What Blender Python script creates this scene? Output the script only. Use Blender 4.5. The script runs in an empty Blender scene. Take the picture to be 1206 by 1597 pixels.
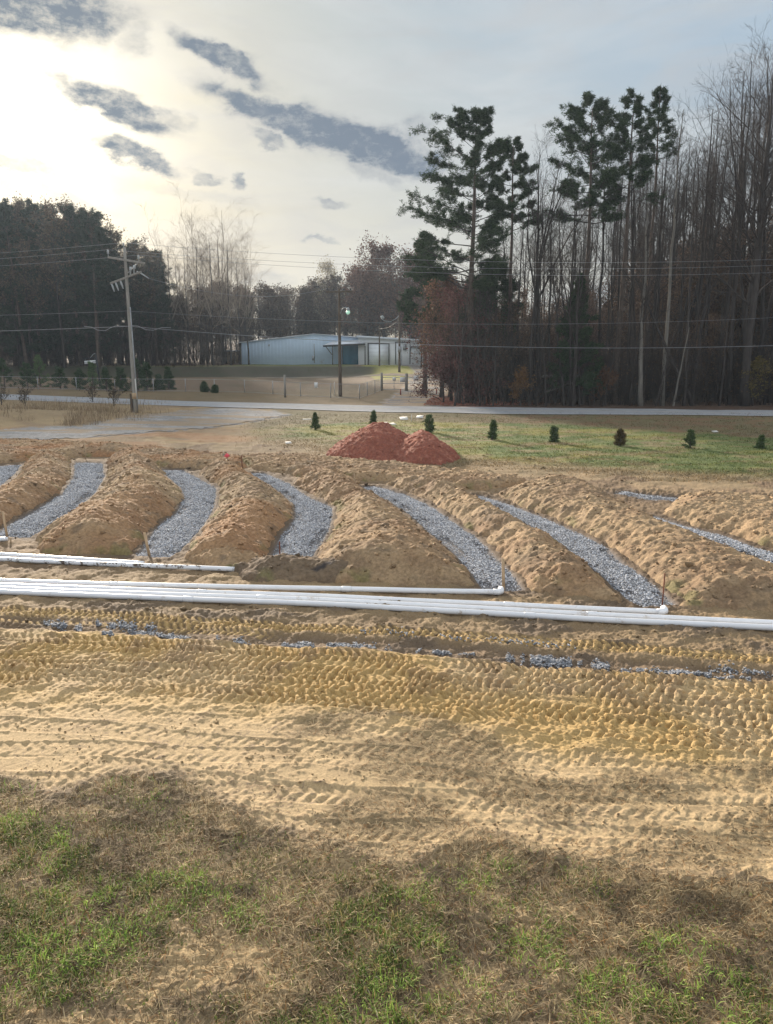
import bpy, math, random
import numpy as np
from mathutils import Vector
random.seed(5); RNG = np.random.default_rng(5)
R = math.radians
sc = bpy.context.scene
COL = sc.collection

# ------------------------------------------------------------------ camera, world, sun, exposure
CAM_H, PITCH, F = 4.5, 12.1, 1200.0
cd = bpy.data.cameras.new('camera'); cam = bpy.data.objects.new('camera', cd); COL.objects.link(cam)
cam.location = (0, 0, CAM_H); cam.rotation_euler = (R(90 - PITCH), 0, 0)
cd.sensor_fit = 'VERTICAL'; cd.sensor_height = 36; cd.sensor_width = 27; cd.lens = 36 * F / 1597
cd.clip_start = 0.1; cd.clip_end = 3000
sc.camera = cam
CP, SP = math.cos(R(PITCH)), math.sin(R(PITCH))
EXPO = 1.55
sc.view_settings.view_transform = 'Standard'; sc.view_settings.look = 'None'
sc.view_settings.gamma = 1; sc.view_settings.use_curve_mapping = False
sc.view_settings.exposure = EXPO
SUN_AZ, SUN_EL = -24.0, 14.0          # degrees, azimuth from +Y towards +X

def azel(px, py):
    dx, dy = (px - 603) / F, (798.5 - py) / F
    v = Vector((dx, CP + dy * SP, -SP + dy * CP)).normalized()
    return math.atan2(v.x, v.y), math.asin(v.z)

world = bpy.data.worlds.new('World'); sc.world = world; world.use_nodes = True
def build_world():
    nt = world.node_tree; nt.nodes.clear(); L = nt.links.new
    N = lambda t, **k: nt.nodes.new(t)
    def math_(op, a, b=None, c=None, clamp=False):
        n = N('ShaderNodeMath'); n.operation = op; n.use_clamp = clamp
        for i, v in enumerate((a, b, c)):
            if v is None: continue
            if isinstance(v, (int, float)): n.inputs[i].default_value = v
            else: L(v, n.inputs[i])
        return n.outputs[0]
    def mix(f, a, b):
        n = N('ShaderNodeMix'); n.data_type = 'RGBA'
        for s, v in ((n.inputs['Factor'], f), (n.inputs[6], a), (n.inputs[7], b)):
            if isinstance(v, (int, float)): s.default_value = v
            elif isinstance(v, tuple): s.default_value = (*v, 1)
            else: L(v, s)
        return n.outputs[2]
    out = N('ShaderNodeOutputWorld'); bg = N('ShaderNodeBackground'); L(bg.outputs[0], out.inputs[0])
    tc = N('ShaderNodeTexCoord'); sep = N('ShaderNodeSeparateXYZ'); L(tc.outputs['Generated'], sep.inputs[0])
    az = math_('ARCTAN2', sep.outputs[0], sep.outputs[1]); el = math_('ARCSINE', sep.outputs[2])
    uv = N('ShaderNodeCombineXYZ'); L(az, uv.inputs[0]); L(el, uv.inputs[1])
    sky = N('ShaderNodeTexSky'); sky.sky_type = 'NISHITA'; sky.sun_disc = False
    sky.sun_elevation = R(SUN_EL); sky.sun_rotation = R(SUN_AZ); sky.dust_density = 3.0; sky.air_density = 1.2
    # angle to the sun
    sd = Vector((math.sin(R(SUN_AZ)) * math.cos(R(SUN_EL)), math.cos(R(SUN_AZ)) * math.cos(R(SUN_EL)), math.sin(R(SUN_EL))))
    dt = N('ShaderNodeVectorMath'); dt.operation = 'DOT_PRODUCT'; L(tc.outputs['Generated'], dt.inputs[0]); dt.inputs[1].default_value = sd
    ang = math_('ARCCOSINE', math_('MINIMUM', dt.outputs['Value'], 0.99999))
    g1 = math_('EXPONENT', math_('MULTIPLY', math_('POWER', math_('DIVIDE', ang, 0.125), 2.0), -1.0))
    g2 = math_('EXPONENT', math_('MULTIPLY', math_('DIVIDE', ang, 0.38), -1.0))
    k = 1 / 2 ** EXPO
    c = lambda r, g, b: (r * k, g * k, b * k)
    # veil of high cloud : warm towards the sun and the horizon, pale blue grey elsewhere in view
    hz = math_('EXPONENT', math_('MULTIPLY', math_('MAXIMUM', el, 0.0), -5.5))
    base = mix(hz, c(.25, .44, .67), c(.76, .67, .50))
    top = N('ShaderNodeMapRange'); top.interpolation_type = 'SMOOTHSTEP'; L(el, top.inputs[0]); top.inputs[1].default_value = .5; top.inputs[2].default_value = 1.0
    west = math_('MINIMUM', 1.0, math_('MULTIPLY', g2, 1.2))
    base = mix(west, base, c(.78, .71, .53))
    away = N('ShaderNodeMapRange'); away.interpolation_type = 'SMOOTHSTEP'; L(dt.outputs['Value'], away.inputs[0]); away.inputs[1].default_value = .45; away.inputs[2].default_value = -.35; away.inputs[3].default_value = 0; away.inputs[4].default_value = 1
    base = mix(away.outputs[0], base, c(1.0, 1.06, 1.12))  # unseen sky behind the camera, brightened as added fill light
    base = mix(top.outputs[0], base, c(1.2, 1.2, 1.2))  # overhead sky out of view, also brightened to fill the ground
    # streaks
    st = N('ShaderNodeMapping'); L(uv.outputs[0], st.inputs[0]); st.inputs['Rotation'].default_value = (0, 0, R(-14)); st.inputs['Scale'].default_value = (2.2, 9, 1)
    ns = N('ShaderNodeTexNoise'); L(st.outputs[0], ns.inputs[0]); ns.inputs['Scale'].default_value = 1.6; ns.inputs['Detail'].default_value = 7; ns.inputs['Roughness'].default_value = .55; ns.inputs['Distortion'].default_value = .6
    sr = N('ShaderNodeMapRange'); L(ns.outputs[0], sr.inputs[0]); sr.inputs[1].default_value = .4; sr.inputs[2].default_value = .68; sr.inputs[3].default_value = 0; sr.inputs[4].default_value = .62
    base = mix(sr.outputs[0], base, c(.66, .69, .70))
    st2 = N('ShaderNodeMapping'); L(uv.outputs[0], st2.inputs[0]); st2.inputs['Rotation'].default_value = (0, 0, R(16)); st2.inputs['Scale'].default_value = (3, 11, 1)
    ns2 = N('ShaderNodeTexNoise'); L(st2.outputs[0], ns2.inputs[0]); ns2.inputs['Scale'].default_value = 2.4; ns2.inputs['Detail'].default_value = 8; ns2.inputs['Roughness'].default_value = .6; ns2.inputs['Distortion'].default_value = .8
    sr2 = N('ShaderNodeMapRange'); L(ns2.outputs[0], sr2.inputs[0]); sr2.inputs[1].default_value = .45; sr2.inputs[2].default_value = .72; sr2.inputs[3].default_value = 0; sr2.inputs[4].default_value = .6
    base = mix(sr2.outputs[0], base, c(.52, .54, .56))
    gl = mix(g1, (0, 0, 0), c(.9, .85, .70))
    add = N('ShaderNodeMix'); add.data_type = 'RGBA'; add.blend_type = 'ADD'; add.inputs['Factor'].default_value = 1
    L(base, add.inputs[6]); L(gl, add.inputs[7]); base = add.outputs[2]
    skb = N('ShaderNodeMix'); skb.data_type = 'RGBA'; skb.blend_type = 'MULTIPLY'; skb.inputs['Factor'].default_value = 1
    L(sky.outputs[0], skb.inputs[6]); skb.inputs[7].default_value = (.05, .05, .05, 1)
    base = mix(.965, skb.outputs[2], base)
    # the dark drifting clouds, each at its own bearing and height
    nz = N('ShaderNodeTexNoise'); nm = N('ShaderNodeMapping'); L(uv.outputs[0], nm.inputs[0]); nm.inputs['Scale'].default_value = (1, 1.7, 1)
    L(nm.outputs[0], nz.inputs[0]); nz.inputs['Scale'].default_value = 13; nz.inputs['Detail'].default_value = 8; nz.inputs['Roughness'].default_value = .62
    off = N('ShaderNodeVectorMath'); off.operation = 'MULTIPLY_ADD'; L(nz.outputs['Color'], off.inputs[0])
    off.inputs[1].default_value = (.085, .06, 0); off.inputs[2].default_value = (-.0425, -.03, 0)
    wv = N('ShaderNodeVectorMath'); wv.operation = 'ADD'; L(uv.outputs[0], wv.inputs[0]); L(off.outputs[0], wv.inputs[1])
    clouds = [(40, 5, 150, 52, 4, 1.0), (348, 92, 85, 20, -23, .95), (205, 62, 30, 30, 0, .5), (180, 168, 100, 24, -20, .95), (255, 188, 50, 20, -10, .6), (215, 247, 60, 14, -20, .9),
              (318, 272, 26, 10, -15, .7), (372, 284, 16, 12, -20, .7), (440, 185, 135, 27, -16, 1.0), (560, 222, 135, 36, -15, 1.1), (625, 248, 75, 34, -8, 1.0), (655, 205, 42, 22, 0, .55),
              (412, 215, 30, 12, -10, .7), (520, 312, 28, 9, -15, .6), (505, 371, 30, 6, 0, .6), (30, 252, 75, 14, -10, .55), (580, 275, 60, 16, -25, .5), (800, 262, 130, 32, 0, .32), (900, 250, 150, 40, 0, .25),
              (60, 290, 120, 16, -12, .35), (290, 300, 120, 12, -8, .22), (940, 480, 130, 30, 0, .45), (420, 440, 40, 22, 0, .4),
              (1500, 150, 260, 60, -8, .7), (-500, 120, 300, 60, -10, .7), (-260, 320, 200, 30, -10, .6)]
    tot = None
    for (px, py, a, b, rot, s) in clouds:
        u, v = azel(px, py); du = 1 / F * (1.0 if abs(px) < 1300 else 1.2)
        m = N('ShaderNodeMapping'); m.vector_type = 'TEXTURE'; L(wv.outputs[0], m.inputs[0])
        m.inputs['Location'].default_value = (u, v, 0); m.inputs['Rotation'].default_value = (0, 0, R(rot)); m.inputs['Scale'].default_value = (a * du * .88, b * du * .78, 1)
        ln = N('ShaderNodeVectorMath'); ln.operation = 'LENGTH'; L(m.outputs[0], ln.inputs[0])
        mr = N('ShaderNodeMapRange'); mr.interpolation_type = 'SMOOTHSTEP'; L(ln.outputs['Value'], mr.inputs[0])
        mr.inputs[1].default_value = 1.35; mr.inputs[2].default_value = .55; mr.inputs[3].default_value = 0; mr.inputs[4].default_value = s
        tot = mr.outputs[0] if tot is None else math_('MAXIMUM', tot, mr.outputs[0])
    nz2 = N('ShaderNodeTexNoise'); L(nm.outputs[0], nz2.inputs[0]); nz2.inputs['Scale'].default_value = 32; nz2.inputs['Detail'].default_value = 6
    br = math_('MULTIPLY_ADD', nz2.outputs[0], 1.1, .55)
    nz3 = N('ShaderNodeTexNoise'); L(nm.outputs[0], nz3.inputs[0]); nz3.inputs['Scale'].default_value = 38; nz3.inputs['Detail'].default_value = 9; nz3.inputs['Roughness'].default_value = .7
    er = math_('MULTIPLY_ADD', math_('SUBTRACT', nz3.outputs[0], .5), 1.7, .95)
    tot = math_('MULTIPLY', tot, er, clamp=True)
    dens = N('ShaderNodeMapRange'); dens.interpolation_type = 'SMOOTHSTEP'; L(math_('MULTIPLY', tot, br), dens.inputs[0]); dens.inputs[1].default_value = .25; dens.inputs[2].default_value = 1.1
    ccol = mix(g2, mix(dens.outputs[0], c(.33, .38, .45), c(.16, .21, .29)), mix(dens.outputs[0], c(.66, .63, .56), c(.27, .31, .35)))
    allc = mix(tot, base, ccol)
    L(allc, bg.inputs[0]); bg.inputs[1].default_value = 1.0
    world.cycles.sampling_method = 'MANUAL'; world.cycles.sample_map_resolution = 1024
build_world()

sl = bpy.data.lights.new('sun', 'SUN'); sl.energy = 3.8; sl.angle = R(4.5); sl.color = (1.0, .86, .70)
so = bpy.data.objects.new('sun', sl); COL.objects.link(so)
so.rotation_euler = (R(90 - SUN_EL), 0, R(180 - SUN_AZ)); so.location = (-40, 60, 40)

# ------------------------------------------------------------------ helpers
def G(px, py, z=0.0):
    """point of the horizontal plane at height z seen at photo pixel px, py"""
    dx, dy = (px - 603) / F, (798.5 - py) / F
    vy, vz = CP + dy * SP, -SP + dy * CP
    t = (z - CAM_H) / vz
    return np.array([dx * t, vy * t, z])
def at(px, py, Y):
    """point at world distance Y seen at photo pixel"""
    dx, dy = (px - 603) / F, (798.5 - py) / F
    t = Y / (CP + dy * SP)
    return np.array([dx * t, Y, CAM_H + (-SP + dy * CP) * t])
def proj(X, Y, Z=0.0):
    d = np.maximum(Y * CP - (Z - CAM_H) * SP, .5)
    return 603 + F * X / d, 798.5 - F * (Y * SP + (Z - CAM_H) * CP) / d

def h2(ix, iy, s):
    h = (ix.astype(np.int64) * 374761393 + iy.astype(np.int64) * 668265263 + s * 974711) & 0xffffffff
    h = ((h ^ (h >> 13)) * 1274126177) & 0xffffffff
    h = (h ^ (h >> 16)) & 0xffffff
    return h / float(0xffffff)
def vn(x, y, s=0):
    ix, iy = np.floor(x), np.floor(y); fx, fy = x - ix, y - iy
    fx = fx * fx * (3 - 2 * fx); fy = fy * fy * (3 - 2 * fy)
    a, b, c, d = h2(ix, iy, s), h2(ix + 1, iy, s), h2(ix, iy + 1, s), h2(ix + 1, iy + 1, s)
    return (a + (b - a) * fx) * (1 - fy) + (c + (d - c) * fx) * fy
def fbm(x, y, s=0, o=4, g=.5):
    t = 0; a = 1; n = 0
    for i in range(o):
        t = t + a * vn(x * 2 ** i + 17.3 * i, y * 2 ** i - 9.1 * i, s + i); n += a; a *= g
    return t / n
def ss(a, b, x):
    t = np.clip((x - a) / (b - a), 0, 1); return t * t * (3 - 2 * t)
def inside_dist(x, y, P):
    """signed distance to polygon P (positive inside)"""
    P = np.asarray(P)[:, :2]; n = len(P); d = np.full(x.shape, 1e9); ins = np.zeros(x.shape, bool)
    for i in range(n):
        a, b = P[i], P[(i + 1) % n]; e = b - a; L2 = e @ e + 1e-12
        t = np.clip(((x - a[0]) * e[0] + (y - a[1]) * e[1]) / L2, 0, 1)
        d = np.minimum(d, np.hypot(x - a[0] - t * e[0], y - a[1] - t * e[1]))
        c = (a[1] > y) != (b[1] > y)
        ins ^= c & (x < (b[0] - a[0]) * (y - a[1]) / (b[1] - a[1] + 1e-12) + a[0])
    return np.where(ins, d, -d)
def poly(pts, z=0.0): return np.array([G(a, b, z)[:2] for a, b in pts])

def mesh(name, V, Fc, mat=None, parent=None, col=None, smooth=False, loc=None):
    """Fc : array (n,3) or (n,4), or list of such arrays"""
    if not isinstance(Fc, list): Fc = [Fc]
    Fc = [np.asarray(f, dtype=np.int32) for f in Fc if len(f)]
    me = bpy.data.meshes.new(name); V = np.asarray(V, dtype=np.float32)
    nl = sum(f.size for f in Fc); nf = sum(len(f) for f in Fc)
    me.vertices.add(len(V)); me.vertices.foreach_set('co', V.ravel())
    me.loops.add(nl); me.polygons.add(nf)
    me.loops.foreach_set('vertex_index', np.concatenate([f.ravel() for f in Fc]))
    tot = np.concatenate([np.full(len(f), f.shape[1], np.int32) for f in Fc])
    me.polygons.foreach_set('loop_start', np.concatenate([[0], np.cumsum(tot)[:-1]]).astype(np.int32))
    me.polygons.foreach_set('loop_total', tot)
    if smooth: me.polygons.foreach_set('use_smooth', np.ones(nf, bool))
    me.update(calc_edges=True)
    if col is not None:
        ca = me.color_attributes.new('col', 'FLOAT_COLOR', 'POINT')
        c4 = np.ones((len(V), 4), np.float32); c4[:, :3] = col
        ca.data.foreach_set('color', c4.ravel())
    o = bpy.data.objects.new(name, me); COL.objects.link(o)
    if mat is not None: me.materials.append(mat)
    if parent is not None: o.parent = parent
    if loc is not None: o.location = loc
    return o
def tag(o, label=None, cat=None, group=None, kind=None):
    if label: o['label'] = label
    if cat: o['category'] = cat
    if group: o['group'] = group
    if kind: o['kind'] = kind
    return o
def thing(name, label, cat, loc=(0, 0, 0), group=None, rz=0.0):
    o = bpy.data.objects.new(name, None); COL.objects.link(o); o.empty_display_size = .3
    o.location = tuple(float(v) for v in loc); o.rotation_euler = (0, 0, rz)
    return tag(o, label, cat, group)
def copy_thing(root, loc, rz=0.0, s=1.0, label=None, group=None, name=None, lean=None):
    r = root.copy(); COL.objects.link(r); r.location = tuple(float(v) for v in loc)
    r.rotation_euler = ((lean[0], lean[1], rz) if lean else (0, 0, rz))
    r.scale = (s, s, s) if not isinstance(s, tuple) else s
    if label: r['label'] = label
    if group: r['group'] = group
    for ch in root.children:
        c = ch.copy(); COL.objects.link(c); c.parent = r
        for g in ch.children:
            d = g.copy(); COL.objects.link(d); d.parent = c
    return r

class MB:
    """collects simple solids into one mesh"""
    def __init__(s): s.v = []; s.f3 = []; s.f4 = []; s.n = 0
    def add(s, V, f4=(), f3=()):
        V = np.asarray(V, float); s.v.append(V)
        if len(f4): s.f4.append(np.asarray(f4) + s.n)
        if len(f3): s.f3.append(np.asarray(f3) + s.n)
        s.n += len(V); return s
    def box(s, a, b):
        (x0, y0, z0), (x1, y1, z1) = a, b
        V = [(x0, y0, z0), (x1, y0, z0), (x1, y1, z0), (x0, y1, z0), (x0, y0, z1), (x1, y0, z1), (x1, y1, z1), (x0, y1, z1)]
        return s.add(V, [(0, 3, 2, 1), (4, 5, 6, 7), (0, 1, 5, 4), (1, 2, 6, 5), (2, 3, 7, 6), (3, 0, 4, 7)])
    def hexa(s, V): return s.add(V, [(0, 3, 2, 1), (4, 5, 6, 7), (0, 1, 5, 4), (1, 2, 6, 5), (2, 3, 7, 6), (3, 0, 4, 7)])
    def beam(s, a, b, w, h):
        a, b = Vector(a), Vector(b); d = (b - a).normalized()
        up = Vector((0, 0, 1)) if abs(d.z) < .9 else Vector((0, 1, 0))
        x = d.cross(up).normalized() * w / 2; z = x.cross(d).normalized() * h / 2
        return s.hexa([a - x - z, a + x - z, b + x - z, b - x - z, a - x + z, a + x + z, b + x + z, b - x + z])
    def tube(s, P, r, n=8, cap=True):
        P = [Vector(p) for p in P]; r = [r] * len(P) if isinstance(r, (int, float)) else r
        V = []; fs = []; caps = []
        d = (P[1] - P[0]).normalized(); ref = Vector((0, 0, 1)) if abs(d.z) < .9 else Vector((1, 0, 0))
        x = d.cross(ref).normalized()
        for i, p in enumerate(P):
            d = (P[min(i + 1, len(P) - 1)] - P[max(i - 1, 0)]).normalized()
            x = (x - d * x.dot(d)).normalized(); y = d.cross(x)
            for k in range(n):
                a = 2 * math.pi * k / n; V.append(p + (x * math.cos(a) + y * math.sin(a)) * r[i])
        for i in range(len(P) - 1):
            for k in range(n): fs.append((i * n + k, i * n + (k + 1) % n, (i + 1) * n + (k + 1) % n, (i + 1) * n + k))
        tri = []
        if cap:
            V.append(P[0]); V.append(P[-1]); m = len(P) * n
            for k in range(n): tri.append((m, (k + 1) % n, k)); tri.append((m + 1, m - n + k, m - n + (k + 1) % n))
        return s.add([tuple(v) for v in V], fs, tri)
    def build(s, name, mat, parent=None, smooth=False, loc=None):
        F_ = []
        if s.f4: F_.append(np.concatenate(s.f4))
        if s.f3: F_.append(np.concatenate(s.f3))
        return mesh(name, np.concatenate(s.v), F_, mat, parent, smooth=smooth, loc=loc)

def bevel(o, w=.01, seg=2):
    m = o.modifiers.new('bevel', 'BEVEL'); m.width = w; m.segments = seg; m.limit_method = 'ANGLE'; return o

# ------------------------------------------------------------------ materials
def material(name, base=(.5, .5, .5), attr=False, rough=.9, spec=.2, nscale=3.0, namp=.25, bump=0.0, bscale=20.0, dirt=None, metal=0.0, trans=0.0, stretch=None, emit=None, brick=None):
    m = bpy.data.materials.new(name); m.use_nodes = True; nt = m.node_tree; L = nt.links.new
    b = nt.nodes['Principled BSDF']; b.inputs['Roughness'].default_value = rough
    b.inputs['Specular IOR Level'].default_value = spec; b.inputs['Metallic'].default_value = metal
    geo = nt.nodes.new('ShaderNodeNewGeometry' if not stretch else 'ShaderNodeTexCoord')
    vec = geo.outputs['Position'] if not stretch else geo.outputs['Object']
    if stretch:
        mp = nt.nodes.new('ShaderNodeMapping'); mp.inputs['Scale'].default_value = stretch; L(vec, mp.inputs[0]); vec = mp.outputs[0]
    n = nt.nodes.new('ShaderNodeTexNoise'); n.inputs['Scale'].default_value = nscale; n.inputs['Detail'].default_value = 6; n.inputs['Roughness'].default_value = .65; L(vec, n.inputs[0])
    mr = nt.nodes.new('ShaderNodeMapRange'); mr.inputs[1].default_value = .3; mr.inputs[2].default_value = .7; mr.inputs[3].default_value = 1 - namp; mr.inputs[4].default_value = 1 + namp; L(n.outputs[0], mr.inputs[0])
    mul = nt.nodes.new('ShaderNodeMix'); mul.data_type = 'RGBA'; mul.blend_type = 'MULTIPLY'; mul.inputs['Factor'].default_value = 1
    if attr:
        a = nt.nodes.new('ShaderNodeAttribute'); a.attribute_name = 'col'; L(a.outputs['Color'], mul.inputs[6])
    else: mul.inputs[6].default_value = (*base, 1)
    L(mr.outputs[0], mul.inputs[7]); c = mul.outputs[2]
    if dirt:
        dcol, lo, hi, dsc = dirt
        n2 = nt.nodes.new('ShaderNodeTexNoise'); n2.inputs['Scale'].default_value = dsc; n2.inputs['Detail'].default_value = 8; n2.inputs['Roughness'].default_value = .7; L(vec, n2.inputs[0])
        r2 = nt.nodes.new('ShaderNodeMapRange'); r2.inputs[1].default_value = lo; r2.inputs[2].default_value = hi; L(n2.outputs[0], r2.inputs[0])
        mx = nt.nodes.new('ShaderNodeMix'); mx.data_type = 'RGBA'; L(r2.outputs[0], mx.inputs['Factor']); L(c, mx.inputs[6]); mx.inputs[7].default_value = (*dcol, 1); c = mx.outputs[2]
    L(c, b.inputs['Base Color'])
    if bump:
        nb = nt.nodes.new('ShaderNodeTexNoise'); nb.inputs['Scale'].default_value = bscale; nb.inputs['Detail'].default_value = 8; nb.inputs['Roughness'].default_value = .7; L(vec, nb.inputs[0])
        bp = nt.nodes.new('ShaderNodeBump'); bp.inputs['Strength'].default_value = 1; bp.inputs['Distance'].default_value = bump; L(nb.outputs[0], bp.inputs['Height']); L(bp.outputs[0], b.inputs['Normal'])
    if trans:
        tr = nt.nodes.new('ShaderNodeBsdfTranslucent'); L(c, tr.inputs[0]); ms = nt.nodes.new('ShaderNodeMixShader'); ms.inputs[0].default_value = trans
        L(b.outputs[0], ms.inputs[1]); L(tr.outputs[0], ms.inputs[2]); L(ms.outputs[0], nt.nodes['Material Output'].inputs[0])
    if emit:
        b.inputs['Emission Color'].default_value = (*emit[0], 1); b.inputs['Emission Strength'].default_value = emit[1]
    return m
M = {
    'ground': material('soil', attr=True, nscale=34, namp=.28, bump=.010, bscale=60),
    'spoil': material('dug_spoil', attr=True, nscale=14, namp=.34, bump=.026, bscale=26),
    'gravel': material('crushed_stone', attr=True, rough=.85, spec=.3, nscale=60, namp=.15),
    'leaf': material('foliage', attr=True, rough=.8, spec=.15, nscale=2, namp=.2, trans=.18),
    'needle': material('needles', attr=True, rough=.8, spec=.08, nscale=2, namp=.2, trans=.06),
    'blade': material('grass_blades', attr=True, rough=.75, spec=.2, nscale=8, namp=.15, trans=.3),
    'bark': material('bark', (.052, .045, .042), nscale=1.2, namp=.45, rough=.95, spec=.1, stretch=(3, 3, .6)),
    'palebark': material('pale_bark', (.15, .14, .125), nscale=1.2, namp=.35, rough=.9, spec=.1, stretch=(3, 3, .8)),
    'pinebark': material('pine_bark', (.10, .078, .065), nscale=1.6, namp=.4, rough=.95, spec=.1, stretch=(3, 3, 1)),
    'twig': material('twigs', (.05, .041, .037), nscale=.5, namp=.25, rough=.95, spec=.1),
    'paletwig': material('pale_twigs', (.26, .21, .165), nscale=.5, namp=.2, rough=.9, spec=.1),
    'pvc': material('white_pvc', (.70, .73, .78), nscale=3, namp=.05, rough=.35, spec=.5, dirt=((.30, .22, .14), .60, .74, 2.6)),
    'pvcdirty': material('muddy_pvc', (.70, .73, .78), nscale=3, namp=.05, rough=.4, spec=.5, dirt=((.09, .065, .05), .53, .58, 5)),
    'pole': material('weathered_pole_wood', (.25, .24, .22), nscale=4, namp=.35, rough=.9, stretch=(6, 6, .5), bump=.01, bscale=6),
    'darkpole': material('creosote_pole_wood', (.10, .075, .055), nscale=3, namp=.4, rough=.9, stretch=(6, 6, .5), bump=.01, bscale=6),
    'stake': material('raw_stake_wood', (.42, .31, .20), nscale=5, namp=.3, rough=.9, stretch=(4, 4, .7)),
    'rust': material('rusted_bar', (.16, .06, .035), nscale=12, namp=.4, rough=.85),
    'galv': material('galvanised_steel', (.33, .35, .37), nscale=5, namp=.2, rough=.5, metal=.6),
    'wire': material('wire', (.26, .27, .29), nscale=1, namp=.1, rough=.8),
    'cable': material('black_cable', (.05, .055, .06), nscale=1, namp=.1, rough=.6),
    'porcelain': material('insulator_glaze', (.33, .36, .38), nscale=6, namp=.1, rough=.3, spec=.5),
    'wall': material('white_metal_siding', (.58, .73, .90), nscale=.5, namp=.06, rough=.6, spec=.3, dirt=((.35, .36, .35), .62, .85, .8)),
    'wallcream': material('cream_siding', (.68, .71, .73), nscale=.5, namp=.08, rough=.7, dirt=((.3, .28, .25), .6, .85, 1)),
    'roof': material('pale_metal_roof', (.55, .60, .66), nscale=.6, namp=.12, rough=.5, spec=.4),
    'teal': material('teal_door_paint', (.06, .22, .33), nscale=1, namp=.15, rough=.6),
    'doorwhite': material('white_door_paint', (.80, .86, .92), nscale=1, namp=.05, rough=.5),
    'dark': material('dark_painted_metal', (.035, .04, .045), nscale=2, namp=.2, rough=.6),
    'glass': material('window_glass', (.04, .06, .07), nscale=1, namp=.1, rough=.1, spec=.6),
    'white': material('white_card', (.60, .60, .58), nscale=6, namp=.08, rough=.8),
    'signface': material('white_sign_paint', (.72, .74, .76), nscale=3, namp=.05, rough=.5),
    'ink': material('black_lettering', (.03, .03, .035), nscale=3, namp=.05, rough=.6),
    'pink': material('pink_flag_plastic', (.80, .12, .16), nscale=6, namp=.08, rough=.6),
    'lime': material('yellow_flag_plastic', (.62, .78, .10), nscale=6, namp=.08, rough=.6),
    'lamp': material('lit_lamp_glass', (.6, .9, .75), nscale=1, namp=.02, rough=.3, emit=((.55, 1.0, .75), .1)),
    'redpost': material('red_marker_paint', (.22, .05, .04), nscale=4, namp=.2, rough=.7),
    'asphalt': material('worn_asphalt', (.27, .285, .31), nscale=3, namp=.14, rough=.85, dirt=((.19, .2, .21), .55, .7, .5), bump=.004, bscale=60),
    'roadpaint': material('worn_line_paint', (.40, .37, .26), nscale=8, namp=.25, rough=.7),
}

# ------------------------------------------------------------------ layout of the trench field (photo pixels -> ground)
GR = {  # gravel strips : left edge, right edge (far -> near)
 0: ([(-60, 733), (-60, 775)], [(32, 725), (22, 738), (0, 756), (-30, 775)]),
 1: ([(119, 721), (116, 743), (99, 770), (67, 788), (19, 814), (-12, 834)], [(158, 721), (162, 743), (149, 766), (123, 788), (82, 814), (45, 835)]),
 2: ([(248, 732), (261, 741), (284, 760), (289, 773), (276, 796), (254, 811), (239, 829), (215, 863)], [(284, 732), (302, 742), (336, 760), (332, 788), (317, 814), (295, 840), (276, 859), (262, 867)]),
 3: ([(389, 737), (425, 758), (440, 769), (462, 788), (462, 807), (440, 833), (421, 873)], [(415, 738), (451, 756), (481, 777), (518, 793), (514, 814), (510, 829), (488, 859), (474, 876)]),
 4: ([(566, 761), (611, 784), (641, 803), (678, 833), (708, 859), (738, 892), (755, 919)], [(585, 760), (626, 771), (667, 788), (708, 814), (746, 840), (775, 870), (800, 896), (815, 917)]),
 5: ([(735, 773), (788, 797), (837, 822), (879, 847), (928, 884), (962, 915), (996, 944)], [(752, 773), (799, 788), (848, 806), (901, 830), (940, 850), (975, 878), (1030, 919), (1052, 940)]),
 6: ([(1003, 802), (1049, 821), (1113, 846), (1173, 870), (1240, 892), (1330, 925)], [(1022, 802), (1075, 819), (1132, 834), (1177, 853), (1240, 872), (1345, 905)]),
 7: ([(960, 768), (1000, 774), (1060, 779)], [(975, 764), (1010, 769), (1075, 775)]),
 8: ([(1160, 783), (1210, 790), (1300, 802)], [(1175, 778), (1220, 783), (1310, 794)]),
}
GP = {k: poly(a + b[::-1]) for k, (a, b) in GR.items()}
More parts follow.
